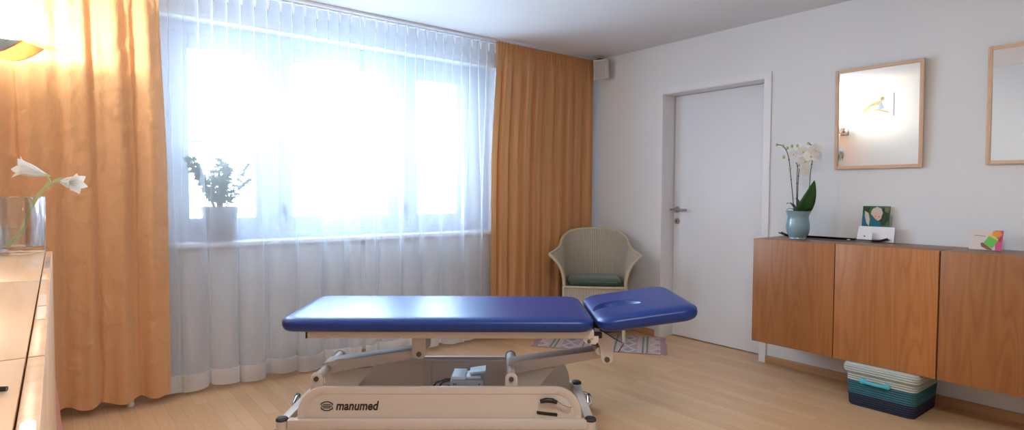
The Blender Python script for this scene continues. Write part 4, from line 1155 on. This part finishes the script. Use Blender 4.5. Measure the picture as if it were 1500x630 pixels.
# ------------------------------------------------------------------ picture on the left wall (seen in the mirror)
pt = thing('watercolour', 'pale watercolour of a reclining figure, seen only in the mirror', 'picture', (XL-.002, 3.19, 2.02))
b = BM(); box(b, (0, -.21, 0), (.012, .21, .29), .002); mats = [M['paper']]
def pl(mt, poly, k):
    mats.append(M[mt]); vs = [b.verts.new((.0122+.0001*k, -.21+p[0]*.42, p[1]*.29)) for p in poly]; f = b.faces.new(vs); f.material_index = k
pl('wash_green', [(.92, .18), (.80, .42), (.62, .62), (.50, .66), (.44, .56), (.62, .48), (.80, .22)], 1)
pl('wash_peach', [(.54, .66), (.34, .74), (.28, .66), (.40, .50), (.50, .54)], 2)
pl('wash_peach', [(.60, .34), (.40, .36), (.12, .20), (.14, .14), (.44, .28), (.62, .28)], 3)
pl('wash_blue', [(.32, .66), (.24, .36), (.34, .30), (.44, .40)], 4)
pl('wash_green', ell(.30, .80, .06, .09), 5)
obj('sheet', b, mats, pt, smooth=False)

# ------------------------------------------------------------------ plant on the sill behind the sheer
sp0 = Vector((-3.205, 4.13, WZ0+.0125))
pl_ = thing('sill_plant', 'bushy leafy plant in a grey tapered pot on the windowsill behind the sheer', 'potted plant', sp0)
b = BM(); lathe(b, [(.01, 0), (.070, 0), (.075, .006), (.098, .205), (.101, .222), (.094, .222), (.09, .19), (.01, .185)], seg=4 * 8, sq=5); obj('pot', b, M['stonepot'], pl_)
random.seed(21)
b = BM(); lf = BM()
for k in range(20):
    a = random.uniform(0, 2*PI); L = random.uniform(.20, .33); sx_ = random.uniform(-.21, .19); sy2 = random.uniform(-.05, .07)
    P = curve3((sx_*.15, sy2*.3, .19), (sx_*.5, sy2*.6, .19+L*.6), (sx_, sy2, .19+L), 8); tube(b, P, [.004]*5+[.003]*4, 6)
    for q in range(2, 9):
        for r_ in range(10):
            d = Vector((random.uniform(-1, 1), random.uniform(-.6, .6), random.uniform(-.3, .9))).normalized()
            leaf(lf, [P[q]+d*(t*random.uniform(.026, .042)) + Vector((0, 0, -.006*t*t)) for t in (0, .25, .5, .75, 1)], random.uniform(.0045, .0075), Vector((.1, -.8, .5)))
obj('branch', b, M['twig'], pl_); obj('foliage', lf, M['shrub'], pl_, angle=180)

# ------------------------------------------------------------------ light
w = bpy.data.worlds.new('world'); S.world = w; w.use_nodes = True
bg = w.node_tree.nodes['Background']; bg.inputs[0].default_value = (.66, .84, 1.0, 1); bg.inputs[1].default_value = 18
def lamp(name, typ, loc_, energy, col, **kw):
    l = bpy.data.lights.new(name, typ); l.energy = energy; l.color = col
    for k, v in kw.items(): setattr(l, k, v)
    o = bpy.data.objects.new(name, l); COL.objects.link(o); o.location = loc_; return o
# halogen tube of the uplighter
lamp('uplighter_lamp', 'POINT', (XL+.36, LY, LZ+.012), 45, (1, .91, .78), shadow_soft_size=.06)
# ceiling lamp behind the photographer
o = lamp('ceiling_lamp', 'AREA', (-2.9, .5, HC-.06), 24, (1, .91, .80), shape='DISK', size=.6)
# daylight portal at the window
o = lamp('window_portal', 'AREA', ((WX0+WX1)/2, YW+.12, (WZ0+WZ1)/2), 1, (1, 1, 1), shape='RECTANGLE', size=WX1-WX0, size_y=WZ1-WZ0)
o.data.cycles.is_portal = True; o.rotation_euler = (-PI/2, 0, 0)

S.view_settings.view_transform = 'Standard'; S.view_settings.look = 'None'; S.view_settings.gamma = 1.0
S.view_settings.exposure = 0.58
try: S.view_settings.use_curve_mapping = False
except Exception: pass
try:
    S.cycles.use_denoising = True
    S.cycles.max_bounces = 14; S.cycles.transparent_max_bounces = 24; S.cycles.diffuse_bounces = 6
    S.cycles.sample_clamp_indirect = 8
except Exception: pass
